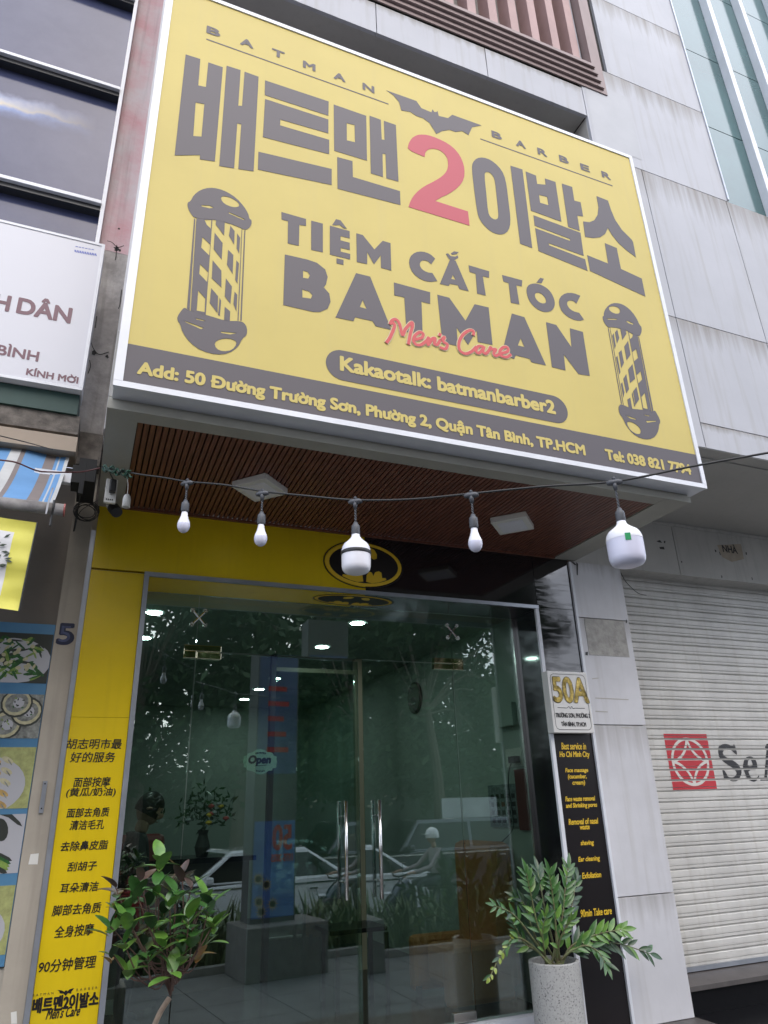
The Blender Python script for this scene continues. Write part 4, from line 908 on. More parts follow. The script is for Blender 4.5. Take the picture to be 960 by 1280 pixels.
for pi_, (nm, y0, y1) in enumerate(pics):
    za, zc = band(y0, y1); h = zc - za; Yp = 4.7205
    box('photo_ground', -1.6, xb1, Yp - .0005, 4.7219, za, zc, [Mk, Mo2, M_mat2, M_pl, M_mat2][pi_], fm)
    cx = xb1 - .16; cz = (za + zc) / 2; lay_ = [0]
    def blob(x, z, rx, rz, a, mt, n=10, nm2='printed_piece'):
        lay_[0] += 1; pts = []
        for i in range(n):
            t = 2 * math.pi * i / n; ex, ez = rx * math.cos(t), rz * math.sin(t); px_, pz_ = x + ex * math.cos(a) - ez * math.sin(a), z + ex * math.sin(a) + ez * math.cos(a)
            pts.append((min(px_, xb1), Yp - .0008 - .00002 * lay_[0], max(za, min(zc, pz_))))
        groups.setdefault(mt.name, MB()).add(pts, [tuple(range(n))])
    groups = {}
    if nm == 'greens':
        blob(cx - .05, cz - .02, .22, h * .46, 0, M_pl, 24)
        for k in range(90): blob(cx + random.uniform(-.22, .11), cz + random.uniform(-.4, .4) * h, random.uniform(.02, .05), random.uniform(.005, .012), random.uniform(-1.2, 1.2), random.choice([Mg1, Mg1, Mg2, Mg1, Mk]), 7)
        for k in range(26): blob(cx + random.uniform(-.18, .09), cz + random.uniform(-.35, .38) * h, random.uniform(.008, .02), random.uniform(.007, .014), random.uniform(0, 3), Mg3, 8)
    elif nm == 'oysters':
        for sx, sz in ((-.02, -.2), (.08, .1), (-.16, -.1), (.02, .3), (-.28, .1), (-.22, -.3)):
            blob(cx + sx, cz + sz * h, .085, h * .34, .4, Mk, 16); blob(cx + sx, cz + sz * h, .075, h * .29, .4, Mg3, 16); blob(cx + sx, cz + sz * h, .062, h * .22, .4, Mo2, 14); blob(cx + sx + .01, cz + sz * h, .03, h * .12, .8, M_pl, 10)
            for k in range(8): blob(cx + sx + random.uniform(-.04, .04), cz + sz * h + random.uniform(-.03, .03), .008, .004, random.uniform(0, 3), random.choice([Mg1, Mk, Mg2]), 6)
        blob(cx - .15, cz + .28 * h, .07, h * .22, 0, Mo1, 18); blob(cx - .15, cz + .28 * h, .055, h * .17, 0, Mo2, 14)
        for k in range(8): blob(cx - .15 + .027 * math.cos(k * .785), cz + .28 * h + .03 * math.sin(k * .785), .024, .009, k * .785, Mo1, 8)
    elif nm == 'prawns':
        blob(cx - .07, cz - .04, .20, h * .47, 0, M_pl, 28)
        for k in range(26): blob(cx - .2 + (k % 5) * .055 + random.uniform(-.01, .01), cz + (k // 5 - 2.4) * .058, .034, .015, -.9 + .1 * (k % 5), random.choice([Mo3, Mo3, Mg3]), 10); blob(cx - .185 + (k % 5) * .055, cz - .012 + (k // 5 - 2.4) * .058, .022, .004, -.9, Mo2, 6)
    elif nm == 'squid':
        for k in range(3): blob(cx - .16 + .004 * k, cz, .12 - .03 * k, h * (.46 - .12 * k), .3, [Mk, M_pl, Mk][k], 22)
        blob(cx + .045, cz + .07, .035, .06, .3, Mk, 14); blob(cx + .08, cz + .14, .09, .012, -.7, Mk, 8)
        for k in range(5): blob(cx + .06, cz - .06 - .016 * k, .07 - .004 * k, .014, -.4, [Mk, Mg1, Mg2, Mg2, Mk][k], 8)
    else:
        blob(cx - .06, cz - .05, .20, h * .44, 0, M_pl, 26)
        for k in range(60): blob(cx - .07 + random.uniform(-.12, .12), cz - .05 + random.uniform(-.3, .3) * h, random.uniform(.012, .04), random.uniform(.004, .012), random.uniform(0, 3), random.choice([Mg3, Mo2, Mk, Mo1]), 7)
    for mn, g in groups.items(): g.build(nm + '_print', MATS[mn], fm)['kind'] = 'stuff'

# ------------------------------------------------------------------ electrical bits on the left
el = thing('power_outlet', 'white outlet strip with a black plug hanging beside the yellow lintel', 'outlet', (*at(138, 640, 4.2),))
c = at(138.5, 615, 4.18)
box('outlet_case', c.x - .033, c.x + .033, 4.16, 4.185, c.z - .078, c.z + .078, M_whiteplastic, el, bevel=.005)
MB().box(c.x - .012, c.x + .026, 4.115, 4.16, c.z - .02, c.z + .06).build('plug', M_dark, el, bevel=.008)
for k in range(4): MB().box(c.x - .022 + k * .011, c.x - .016 + k * .011, 4.157, 4.16, c.z - .062, c.z - .054).build('socket_hole', M_dark, el)
MB().tube(catmull([(c.x + .005, 4.12, c.z + .055), (c.x - .02, 4.0, c.z + .05), (c.x + .0, 3.8, c.z - .02), (c.x + .01, 3.64, c.z - .10)]), .004, 6).build('cord', M_dark, el)
cm = thing('security_camera', 'small white and black camera tilted down at the corner of the yellow panel', 'security camera', (*at(140, 632, 4.6),))
p0, p1 = at(137, 629, 4.62), at(148, 643, 4.50)
d = (p1 - p0).normalized()
MB().tube([p0 + Vector((0, .08, .02)), p0], .012, 8).build('mount', M_whiteplastic, cm)
MB().tube([p0, p0 + d * .02, p0 + d * .075], [.014, .03, .036], 14).build('camera_body', M_whiteplastic, cm, smooth=False)
MB().tube([p0 + d * .075, p0 + d * .15], [.038, .036], 14).build('camera_hood', M_dark, cm)
cc_ = thing('cable_coil', 'coil of black cable hanging on the beige column', 'cable', (*at(108, 640, 4.66),))
m = MB(); c = at(108, 640, 4.66); random.seed(5)
pts = []
for k in range(0, 90):
    a = k * .42; r = .065 + .012 * math.sin(k * .23); pts.append((c.x + r * 1.02 * math.cos(a), 4.66 + .008 * math.sin(k * .7) - .0002 * k, c.z + r * .95 * math.sin(a) + .006 * math.sin(k * .11)))
m.tube(pts, .0032, 5); m.build('coil', M_dark, cc_)
a_, b_ = at(92, 664, 4.66), at(104, 600, 4.3)
MB().tube([a_, a_ + (b_ - a_) * .5 + Vector((.0, 0, .01)), b_], .004, 6).build('cable', M_dark, cc_)
MB().tube(catmull([at(93, 664, 4.65), at(100, 640, 4.65), at(118, 628, 4.64), at(134, 618, 4.62)]), .0025, 5).build('cable', M_dark, cc_)
# loose cables over the awning
lc = thing('street_cable', 'thin dark cable sagging across the striped awning', 'cable', (*at(40, 580, 3.5),))
MB().tube(catmull([at(-30, 570, 3.3), at(0, 575, 3.35), at(20, 578, 3.4), at(45, 588, 3.5), at(62, 590, 3.7), at(100, 590, 3.95), at(125, 585, 4.0)]), .004, 6).build('cable', mat('red_brown_cable', (.10, .03, .03), .5), lc)
MB().tube([at(-20, 540, 3.6), at(30, 552, 3.8), at(66, 562, 4.1)], .003, 6).build('cable', M_dark, lc)

# ================================================================== festoon of bulbs
def fest(px, py):   # the festoon hangs in one upright plane, from the left corner out towards the street
    d = ray(px, py); t = (3.6 - .05 * .75 - 0) / (d.y + .75 * d.x); return EYE + d * t
fc_ = thing('festoon_cable', 'black cable strung across the shop front carrying five hanging bulbs', 'cable', (*fest(444, 627),))
pp = [fest(*q) for q in [(128, 584), (150, 588), (175, 593), (205, 597), (234, 602), (280, 606), (328, 614), (385, 620), (444, 625), (515, 624), (589, 617), (680, 608), (768, 602), (865, 583), (960, 566), (1080, 545)]]
MB().tube(catmull(pp, 5), .0048, 8).build('cable', M_dark, fc_, smooth=True)
random.seed(9); m = MB(); k0p = fest(140, 587)
for j in range(6):
    pts = []
    for i in range(9):
        a = i * .9 + j; c = fest(128 + i * 4.3, 584 + i * 1.2); pts.append(c + Vector((random.uniform(-.01, .01), random.uniform(-.02, .02), .018 * math.sin(a * 2 + j))))
    m.tube(catmull(pts, 3), .0035, 5)
m.build('wire_knot', mat('black_green_wire', (.02, .03, .025), .5, var=.6, vscale=30, var2=(.02, .10, .06)), fc_)
def tee(c):
    m = MB().tube([c + Vector((-.026, .019, -.002)), c + Vector((-.014, .010, 0)), c + Vector((.014, -.010, 0)), c + Vector((.026, -.019, -.002))], [.007, .013, .013, .007], 10)
    m.tube([c, c + Vector((0, 0, -.035))], [.012, .008], 10); m.lathe([(.004, 0), (.009, .006), (.004, .012)], c + Vector((0, 0, .012)), 10)
    return m
def hang(px, py, sock_px, kind, label):
    c = fest(px, py); dist = c.y
    t = thing('hanging_bulb', label, 'light bulb', c, 'bulbs hanging on the festoon cable')
    tee(c).build('tee_connector', M_darkgrey, t, smooth=True)
    sy = at(px + (sock_px[0] - px), sock_px[1], c.y).z; x, y = c.x, c.y
    m = MB(); 
    for s in (-1, 1):
        m.tube([(x + s * .003 * math.cos(k * 1.3), y + s * .003 * math.sin(k * 1.3), c.z - .03 + (sy - c.z + .03) * k / 14) for k in range(15)], .0028, 6)
    m.build('cord', M_darkgrey, t)
    prof = [(.001, .01), (.009, .008), (.012, -.002), (.018, -.008), (.0195, -.02), (.0195, -.05), (.0175, -.055)]
    MB().lathe(prof, (x, y, sy), 20).build('socket', M_darkgrey, t, smooth=True)
    z0 = sy - .055
    if kind == 'small':
        MB().lathe([(.0135, 0), (.0145, -.006), (.0165, -.02), (.021, -.036), (.0275, -.052), (.0298, -.062), (.030, -.064)], (x, y, z0), 28).build('bulb_body', M_bulb, t, smooth=True)
        MB().lathe([(.030, -.064), (.0305, -.075), (.0275, -.088), (.021, -.099), (.012, -.106), (.0005, -.108)], (x, y, z0), 28).build('bulb_diffuser', M_bulbcap, t, smooth=True)
    else:
        r = kind
        MB().lathe([(.0185, .004), (.0195, -.006), (.026, -.016), (r * .60, -.030), (r * .82, -.042), (r * .94, -.056), (r, -.072), (r * 1.01, -.082)], (x, y, z0), 36).build('bulb_body', M_bulb, t, smooth=True)
        dz = -.082
        if 'black' in label: MB().lathe([(r * 1.02, dz + .004), (r * 1.04, dz), (r * 1.04, dz - .010), (r * 1.02, dz - .013)], (x, y, z0), 36).build('band', M_dark, t, smooth=True)
        L_ = r * 1.5
        MB().lathe([(r * 1.0, dz), (r * 1.0, dz - .01), (r * 1.0, dz - L_ * .4), (r * .99, dz - L_ * .66), (r * .95, dz - L_ * .80), (r * .84, dz - L_ * .91), (r * .60, dz - L_ * .975), (r * .3, dz - L_ * .995), (.0005, dz - L_)], (x, y, z0), 36).build('bulb_diffuser', M_bulbcap if 'black' not in label else M_bulb, t, smooth=True)
        if 'green' in label:
            a0, a1 = -2.25, -1.95; m = MB(); vs = []
            for k in range(5):
                a = a0 + (a1 - a0) * k / 4; vs += [(x + (r * 1.02 + .001) * math.cos(a), y + (r * 1.02 + .001) * math.sin(a), z0 - .072), (x + (r * 1.01 + .001) * math.cos(a), y + (r * 1.01 + .001) * math.sin(a), z0 - .102)]
            m.add(vs, [(2 * k, 2 * k + 1, 2 * k + 3, 2 * k + 2) for k in range(4)]); m.build('green_label', M_green, t)
hang(234, 604, (232, 627), 'small', 'small white bulb leftmost on the cable, above the yellow lintel')
hang(328, 617, (326, 642), 'small', 'small white bulb hanging below the diamond-shaped canopy light')
hang(444, 627, (443, 655), .065, 'large white bulb with a black band in front of the oval emblem')
hang(589, 619, (588, 645), 'small', 'small white bulb in front of the black lintel panel')
hang(768, 603, (770, 637), .072, 'largest white bulb with a green label, nearest the white pillar')
lh = thing('lamp_holder', 'empty white lamp holder dangling at the left corner of the slatted ceiling', 'lamp holder', (*at(158, 622, 4.0),))
c = at(158, 628, 4.0)
MB().lathe([(.001, .055), (.010, .05), (.018, .04), (.022, .02), (.0225, -.03), (.019, -.032), (.018, -.01)], c, 20).build('holder', M_whiteplastic, lh, smooth=True)
MB().tube(catmull([c + Vector((0, 0, .05)), at(160, 606, 4.0), at(158, 593, 3.95), at(155, 589, 3.8)]), .0025, 6).build('cord', M_whiteplastic, lh)

# ================================================================== plants
def leaf_mesh(L, Wd, fold=.18, droop=.15, tip=.55, n=7, ex=.6):
    m = MB(); vs = []; rows = n
    for i in range(rows + 1):
        t = i / rows; wd = Wd / 2 * math.sin(math.pi * min(1, t ** tip)) ** ex if 0 < t < 1 else .0008
        z = -droop * L * t * t
        vs += [(-wd, L * t, z + fold * wd), (0, L * t, z), (wd, L * t, z + fold * wd)]
    fs = []
    for i in range(rows):
        for j in range(2): a = i * 3 + j; fs.append((a, a + 1, a + 4, a + 3))
    m.add(vs, fs); me = m.mesh()
    for p in me.polygons: p.use_smooth = True
    return me
def leaf_mat(name, c, c2, rough=.35):
    return mat(name, c, rough, var=.5, vscale=25, var2=c2, spec=.6)
LG = leaf_mat('green_leaf', (.055, .16, .03), (.03, .09, .02)); LG2 = leaf_mat('bright_leaf', (.14, .28, .04), (.07, .17, .03)); LD = leaf_mat('dark_leaf', (.028, .085, .025), (.018, .05, .018)); LR = leaf_mat('bronze_leaf', (.11, .055, .05), (.06, .05, .04)); LE = leaf_mat('orange_edge_leaf', (.38, .18, .06), (.13, .14, .04))
LY = leaf_mat('yellow_green_leaf', (.30, .34, .06), (.14, .25, .04))
def place_leaf(me, p, d, up, parent, sc=1.0):
    d = Vector(d).normalized(); up = Vector(up); s = d.cross(up)
    if s.length < 1e-3: s = d.orthogonal()
    s.normalize(); n = s.cross(d)
    o = bpy.data.objects.new('leaf', me); col.objects.link(o); o.parent = parent
    M = Matrix((s, d, n)).transposed().to_4x4()
    o.matrix_local = Matrix.Translation(Vector(p) - WL[parent.name]) @ M @ Matrix.Diagonal((sc, sc, sc, 1)); return o
# young shrub in front of the left pane (trunk, forking branches, rosettes of rounded leaves)
YP = 3.3
sb = thing('potted_shrub', 'young forked shrub with rosettes of rounded green and bronze leaves before the left glass pane', 'shrub', (*at(190, 1290, YP),))
lv = {}
for nm, mm in (('g', LG), ('b', LG2), ('d', LD), ('r', LR), ('e', LE)):
    me = leaf_mesh(.108, .056, .22, .20, .9); me.materials.append(mm); lv[nm] = me
random.seed(21)
def P(px, py, dy=0): return at(px, py, YP + dy)
trunk = [P(188, 1340), P(190, 1295), P(199, 1268), P(212, 1247)]
MB().tube(catmull(trunk), [.017] * 4 + [.015] * 6 + [.013] * 9, 8).build('trunk', mat('pale_bark', (.33, .25, .18), .8, var=.4, vscale=30, bump=.4), sb) if False else MB().tube(catmull(trunk, 4), .0105, 8).build('trunk', mat('pale_bark', (.33, .25, .18), .8, var=.4, vscale=30, bump=.4), sb)
M_tw = mat('reddish_twig', (.13, .075, .055), .8, var=.4, vscale=30)
tips = [(200, 1075, -.05, 'b'), (228, 1092, .06, 'r'), (176, 1098, .08, 'r'), (196, 1108, -.1, 'g'), (240, 1108, 0, 'r'), (258, 1118, .05, 'b'), (215, 1100, .12, 'r'), (152, 1135, -.05, 'g'), (185, 1130, .1, 'd'), (212, 1128, -.12, 'b'), (248, 1130, .1, 'g'), (262, 1132, -.08, 'g'),
        (138, 1158, -.08, 'g'), (165, 1165, .03, 'g'), (190, 1155, -.1, 'b'), (222, 1150, .05, 'g'), (240, 1160, -.1, 'g'), (268, 1153, 0, 'b'), (155, 1180, -.12, 'g'), (180, 1182, .05, 'd'), (205, 1178, -.15, 'b'), (230, 1182, -.05, 'g'), (252, 1178, .05, 'g'),
        (140, 1192, .05, 'e'), (160, 1215, -.1, 'b'), (225, 1198, -.12, 'b'), (245, 1195, .02, 'e'), (215, 1212, -.15, 'b'), (172, 1200, .1, 'd'), (262, 1170, .12, 'd'), (145, 1110, .12, 'r'), (205, 1140, .15, 'd'), (232, 1130, .15, 'd'), (170, 1115, 0, 'g'), (220, 1115, -.08, 'g'), (160, 1150, -.15, 'b'), (236, 1145, -.15, 'b'), (200, 1165, .1, 'g'), (185, 1195, -.15, 'g'), (240, 1172, -.15, 'g')]
fork = P(213, 1245)
mt_ = MB()
for (x, y, dy, kd) in tips:
    tip = P(x, y, dy); mid = fork.lerp(tip, .5) + Vector((random.uniform(-.03, .03), random.uniform(-.03, .03), -.02)); q1 = fork.lerp(tip, .25) + Vector((-(tip.x - fork.x) * .08, dy * .05, .025))
    mt_.tube(catmull([fork, q1, mid, tip], 4), .0028, 5)
    nl = random.randint(4, 6); a0 = random.uniform(0, 6.28)
    ax = (tip - mid).normalized()
    for i in range(nl):
        a = a0 + i * 2.4; el_ = random.uniform(-.15, 1.1)
        side = Vector((math.cos(a), math.sin(a), 0)); dr = (side * math.cos(el_) + Vector((0, 0, 1)) * math.sin(el_) + ax * .25)
        kk = kd if random.random() < .62 else random.choice('gbgbdg' if kd != 'r' else 'rrgd')
        place_leaf(lv[kk], tip + Vector((0, 0, -.014 * i * .6)), dr, (0, 0, 1), sb, random.uniform(.5, 1.0))
tw = mt_.build('twigs', M_tw, sb); tw['kind'] = 'stuff'
MB().lathe([(.0, .02), (.12, .02), (.155, .02), (.16, .05), (.18, .05), (.17, .0), (.14, -.30), (.0, -.30)], at(184, 1330, YP) + Vector((0, 0, -.05)), 24).build('pot', mat('dark_clay_pot', (.10, .08, .07), .6, var=.3), sb)
struct_plinth = box('pot_stand', at(184, 1330, YP).x - .18, at(184, 1330, YP).x + .18, YP - .18, YP + .18, GZ, at(184, 1330, YP).z - .351, M_curb, sb)

# ZZ plant in a terrazzo cylinder
zp = at(691, 1205, 4.2); zp = Vector((3.008, 4.52, .608)); PR = .1615
cyl = thing('planter', 'tall speckled terrazzo cylinder planter standing on the step by the black list', 'planter', (zp.x, zp.y, .12))
def terrazzo():
    m = bpy.data.materials.new('terrazzo'); m.use_nodes = True; nt = m.node_tree; n = nt.nodes; L = nt.links; p = n['Principled BSDF']; p.inputs['Roughness'].default_value = .55
    g = n.new('ShaderNodeNewGeometry'); vo = n.new('ShaderNodeTexVoronoi'); vo.inputs['Scale'].default_value = 130; L.new(g.outputs['Position'], vo.inputs['Vector'])
    v2 = n.new('ShaderNodeTexNoise'); v2.inputs['Scale'].default_value = 90; v2.inputs['Detail'].default_value = 4; L.new(g.outputs['Position'], v2.inputs[0])
    rp = n.new('ShaderNodeValToRGB'); rp.color_ramp.elements[0].position = .0; rp.color_ramp.elements[1].position = 1; rp.color_ramp.elements[0].color = (.16, .16, .16, 1); rp.color_ramp.elements[1].color = (.42, .42, .40, 1)
    e = rp.color_ramp.elements.new(.25); e.color = (.36, .36, .345, 1)
    L.new(vo.outputs['Color'], rp.inputs[0])
    r2 = n.new('ShaderNodeValToRGB'); r2.color_ramp.elements[0].position = .60; r2.color_ramp.elements[1].position = .68; r2.color_ramp.elements[0].color = (1, 1, 1, 1); r2.color_ramp.elements[1].color = (.35, .35, .36, 1); L.new(v2.outputs[0], r2.inputs[0])
    mx = n.new('ShaderNodeMix'); mx.data_type = 'RGBA'; mx.blend_type = 'MULTIPLY'; mx.inputs[0].default_value = 1; L.new(rp.outputs[0], mx.inputs[6]); L.new(r2.outputs[0], mx.inputs[7]); L.new(mx.outputs[2], p.inputs['Base Color'])
    b_ = n.new('ShaderNodeBump'); b_.inputs['Strength'].default_value = .3; b_.inputs['Distance'].default_value = .002; L.new(v2.outputs[0], b_.inputs['Height']); L.new(b_.outputs[0], p.inputs['Normal']); return m
MB().lathe([(.0, 0), (PR - .01, 0), (PR - .004, .004), (PR, .483), (PR - .003, .488), (PR - .020, .488), (PR - .022, .483), (PR - .022, .44)], (zp.x, zp.y, .12), 48).build('planter_shell', terrazzo(), cyl, smooth=False)
MB().lathe([(.0, .0), (PR - .021, .0)], (zp.x, zp.y, .565), 32).build('soil', M_soil, cyl)
zz = thing('potted_plant', 'glossy zz plant with arching stems of paired leaflets growing from the terrazzo planter', 'plant', (zp.x, zp.y, .58))
zl = {}
for nm, mm, L_, W__ in (('g', LG, .118, .036), ('d', LD, .122, .035), ('b', LG2, .108, .036), ('y', LY, .055, .034)):
    me = leaf_mesh(L_, W__, .3, .16, .85, ex=.85); me.materials.append(mm); zl[nm] = me
def A(px, py, Y=4.2): return at(px, py, Y)
stems = [  # (list of points, leaf kind, size, number of leaf pairs, start)
 ([(683, 1205), (665, 1182), (643, 1172), (628, 1190), (612, 1222)], 'y', .8, 8, .45, -.1),
 ([(680, 1200), (660, 1165), (640, 1142), (618, 1132)], 'g', .75, 6, .5, -.15),
 ([(681, 1200), (665, 1160), (655, 1130), (645, 1122)], 'd', .8, 7, .35, .05),
 ([(684, 1200), (675, 1165), (664, 1120), (658, 1092)], 'g', 1.0, 9, .25, -.05),
 ([(688, 1200), (684, 1150), (676, 1110), (672, 1088)], 'd', 1.0, 9, .25, .1),
 ([(690, 1200), (694, 1150), (690, 1115), (686, 1092)], 'g', 1.0, 9, .25, -.08),
 ([(692, 1200), (702, 1150), (706, 1115), (710, 1085)], 'g', 1.05, 9, .3, .05),
 ([(694, 1200), (708, 1160), (716, 1125), (720, 1100)], 'd', 1.0, 8, .3, .12),
 ([(687, 1202), (680, 1185), (678, 1165), (682, 1145)], 'b', .85, 5, .3, -.15),
 ([(692, 1203), (698, 1185), (704, 1165), (714, 1150)], 'b', .8, 5, .35, -.15),
 ([(697, 1202), (712, 1185), (735, 1172), (758, 1165), (778, 1162)], 'b', 1.15, 9, .22, -.12),
 ([(698, 1203), (715, 1188), (742, 1178), (775, 1180), (812, 1192)], 'd', 1.15, 10, .25, -.05),
 ([(697, 1203), (712, 1190), (732, 1182), (748, 1190), (757, 1205)], 'g', .9, 6, .35, -.2),
 ([(686, 1203), (670, 1188), (655, 1178), (640, 1150)], 'd', .85, 7, .4, .1),
]
stm = MB(); random.seed(4)
for pts, kd, sz, nn, st, dy in stems:
    n_ = len(pts); W3 = []
    for i, (x, y) in enumerate(pts):
        W3.append(A(x, y, 4.50 + dy * i / (n_ - 1)))
    W3[0] = Vector((zp.x + random.uniform(-.06, .06), zp.y + random.uniform(-.06, .05), .56))
    cp = catmull(W3, 8); stm.tube(cp, [.0085 - .006 * i / len(cp) for i in range(len(cp))], 6)
    for k in range(nn):
        t = st + (1 - st) * k / (nn - 1); i = min(int(t * (len(cp) - 1)), len(cp) - 2); p = cp[i]; d = (cp[i + 1] - cp[i]).normalized()
        side = d.cross(Vector((0, -1, .25))).normalized(); 
        for s in (-1, 1):
            dr = d * random.uniform(.8, 1.25) + side * s * random.uniform(.55, .85) + Vector((random.uniform(-.15, .15), random.uniform(-.6, .25), random.uniform(-.25, .2)))
            kk = kd if random.random() < .72 else random.choice('gdb')
            place_leaf(zl[kk], p, dr, (0, -1, .45), zz, sz * random.uniform(.8, 1.12) * (1 - .25 * (k / nn)))
    place_leaf(zl[kd], cp[-1], cp[-1] - cp[-3], (0, -1, .4), zz, sz * .85)
stm.build('stems', mat('green_stem', (.16, .22, .08), .5, var=.4, vscale=25, var2=(.12, .09, .05)), zz, smooth=True)['kind'] = 'stuff'

# ================================================================== inside the shop
M_iw = mat('pale_green_interior_wall', (.45, .50, .47), .7, var=.06); M_ic = mat('interior_ceiling_paint', (.30, .33, .32), .7); M_if = mat('dark_floor_tile', (.035, .03, .028), .25, var=.2)
box('interior_wall', .06, .16, 5.31, 11.2, .12, 3.05, M_iw, b); box('interior_wall', 3.312, 3.40, 5.31, 11.2, .12, 3.05, M_iw, b); box('interior_wall', .16, 3.312, 11.1, 11.2, .12, 3.05, M_iw, b)
box('interior_ceiling', .06, 3.40, 5.07, 11.2, 3.024, 3.06, M_ic, b); box('interior_floor', .06, 3.40, 5.10, 11.2, .125, .19, M_if, b)
box('interior_wall', 3.312, 3.333, 5.062, 5.309, .2, 3.02, M_iw, b); box('interior_wall', .27, .288, 5.062, 5.309, .2, 3.02, M_iw, b)
M_down = emit_mat('lit_downlight', (.85, 1, .97), 45)
lights = [(.43, 5.70), (.43, 6.62), (2.10, 5.60), (2.10, 6.60), (2.10, 8.45), (2.10, 9.30), (2.10, 10.2)]
for i, (x, y) in enumerate(lights):
    t = thing('downlight', ['round ceiling downlight nearest the left pane', 'second round downlight along the left wall', 'round ceiling downlight nearest the doors', 'second downlight behind the doors', 'third downlight deep in the shop', 'fourth downlight deep in the shop', 'farthest downlight at the back of the shop'][i], 'downlight', (x, y, 3.02), 'round downlights in the shop ceiling')
    MB().lathe([(.062, 0), (.075, -.002), (.078, .004)], (x, y, 3.019), 24).build('trim_ring', M_alu, t)
    MB().lathe([(.0, 0), (.062, 0)], (x, y, 3.0175), 24).build('lamp', M_down, t)
t = thing('wall_clock', 'round black clock on the right-hand wall inside', 'clock', (3.30, 7.08, 2.63))
m = MB().lathe([(.0, .03), (.15, .03), (.165, .022), (.168, 0)], (0, 0, 0), 36); m.v = [(3.311 - z, 7.08 + x, 2.63 + y) for x, y, z in m.v]; m.build('clock_face', M_dark, t)
box('clock_hand', 3.276, 3.2795, 7.03, 7.13, 2.56, 2.575, M_white, t)
t = thing('glass_partition', 'beige framed glass partition across the middle of the shop', 'partition', (1.5, 7.1, .19))
M_bp = mat('beige_post', (.33, .30, .22), .5)
box('post', 2.62, 2.70, 7.08, 7.16, .19, 3.02, M_bp, t); box('post', 1.72, 1.77, 7.08, 7.16, .19, 3.019, M_winframe, t); box('rail', 1.77, 2.62, 7.09, 7.15, 2.86, 2.90, M_bp, t)
box('glass_panel', 1.771, 2.619, 7.115, 7.125, .19, 2.859, M_glass, t)
t = thing('wall_poster', 'framed grid poster on the right-hand wall inside', 'poster', (3.30, 5.5, 1.6))
def onx(px, py, X): d = ray(px, py); return EYE + d * ((X - EYE.x) / d.x)
def wallbox(nm, p, q, mt, par, dx=0.0, dep=.012): 
    a, c_ = onx(*p, 3.311), onx(*q, 3.311); return box(nm, 3.311 - dep - dx, 3.311 - dx, min(a.y, c_.y), max(a.y, c_.y), min(a.z, c_.z), max(a.z, c_.z), mt, par)
M_poster = mat('grey_poster', (.30, .36, .36), .5, var=.3, vscale=40, var2=(.10, .10, .12)); 
wallbox('sheet', (611, 982), (652, 1034), M_poster, t); 
random.seed(8)
a_, c_ = onx(613, 985, 3.311), onx(650, 1031, 3.311)
for i in range(5):
    for j in range(4):
        y0 = a_.y + (c_.y - a_.y) * (i + .2) / 5; y1 = a_.y + (c_.y - a_.y) * (i + .8) / 5; z0 = c_.z + (a_.z - c_.z) * (j + .2) / 4.6; z1 = c_.z + (a_.z - c_.z) * (j + .75) / 4.6
        box('picture', 3.297, 3.2985, min(y0, y1), max(y0, y1), z0, z1, random.choice([M_dark, M_winframe, mat('dim_red_print', (.15, .04, .03), .5) if i == 2 else M_dark]), t)
t = thing('fuse_box', 'pale metal fuse box on the right-hand wall inside', 'fuse box', (3.3, 5.5, 2.3)); wallbox('cover', (624, 883), (648, 906), M_iw, t, dep=.05)
t = thing('red_noticeboard', 'dark red board on the right-hand wall beside the doorway', 'board', (3.3, 5.2, 1.7)); wallbox('board', (645, 962), (666, 1038), mat('dull_red_board', (.16, .03, .03), .5), t, dep=.02)
t = thing('wall_socket', 'double wall socket with a black adapter and hanging cord inside', 'socket', (3.3, 5.4, 1.9)); wallbox('cover', (633, 937), (655, 957), M_whiteplastic, t); wallbox('adapter', (643, 946), (652, 953), M_dark, t, .012, .05)
MB().tube(catmull([onx(640, 950, 3.29), onx(636, 965, 3.29), onx(636, 985, 3.29), onx(640, 1010, 3.29), onx(641, 1036, 3.29), onx(628, 1052, 3.29)]), .004, 6).build('cord', M_dark, t)
# brown leather salon sofa chair behind the right pane
M_lea = mat('brown_leather', (.50, .20, .075), .5, var=.15, vscale=3, bump=.2, bscale=60)
t = thing('armchair', 'brown leather armchair standing behind the right glass pane', 'armchair', (2.95, 5.75, .19))
box('seat', 2.74, 3.18, 5.34, 5.90, .28, .56, M_lea, t, bevel=.05); box('backrest', 3.08, 3.295, 5.36, 6.0, .28, 1.27, M_lea, t, bevel=.06)
box('armrest', 2.64, 3.20, 5.32, 5.43, .22, .60, M_lea, t, bevel=.04); box('armrest', 2.64, 3.20, 5.92, 6.03, .22, .60, M_lea, t, bevel=.04)
for x in (2.68, 3.22):
    for y in (5.42, 5.92): box('leg', x - .02, x + .02, y - .02, y + .02, .19, .26, M_dark, t)
t = thing('side_table', 'low dark side table between the doors and the armchair', 'table', (2.0, 5.9, .19))
box('table_top', 1.95, 2.42, 5.9, 6.3, .66, .69, M_stone_black, t); 
for x in (1.98, 2.38):
    for y in (5.83, 6.17): box('leg', x - .015, x + .015, y - .015, y + .015, .19, .66, M_dark, t)
t = thing('reception_counter', 'dark reception counter behind the left door leaf', 'counter', (1.0, 7.2, .19))
box('counter_body', .55, 1.55, 7.0, 7.5, .19, 1.15, mat('dark_counter', (.06, .045, .035), .4), t); box('counter_top', .50, 1.60, 6.95, 7.55, 1.15, 1.19, M_stone_black, t)
t = thing('flower_vase', 'dark bouquet with a few pale and orange blooms on the counter', 'flowers', (1.15, 7.15, 1.19))
MB().lathe([(.0, 0), (.05, 0), (.07, .08), (.04, .18), (.05, .22)], (1.15, 7.15, 1.19), 18).build('vase', M_dark, t)
random.seed(6); m = MB()
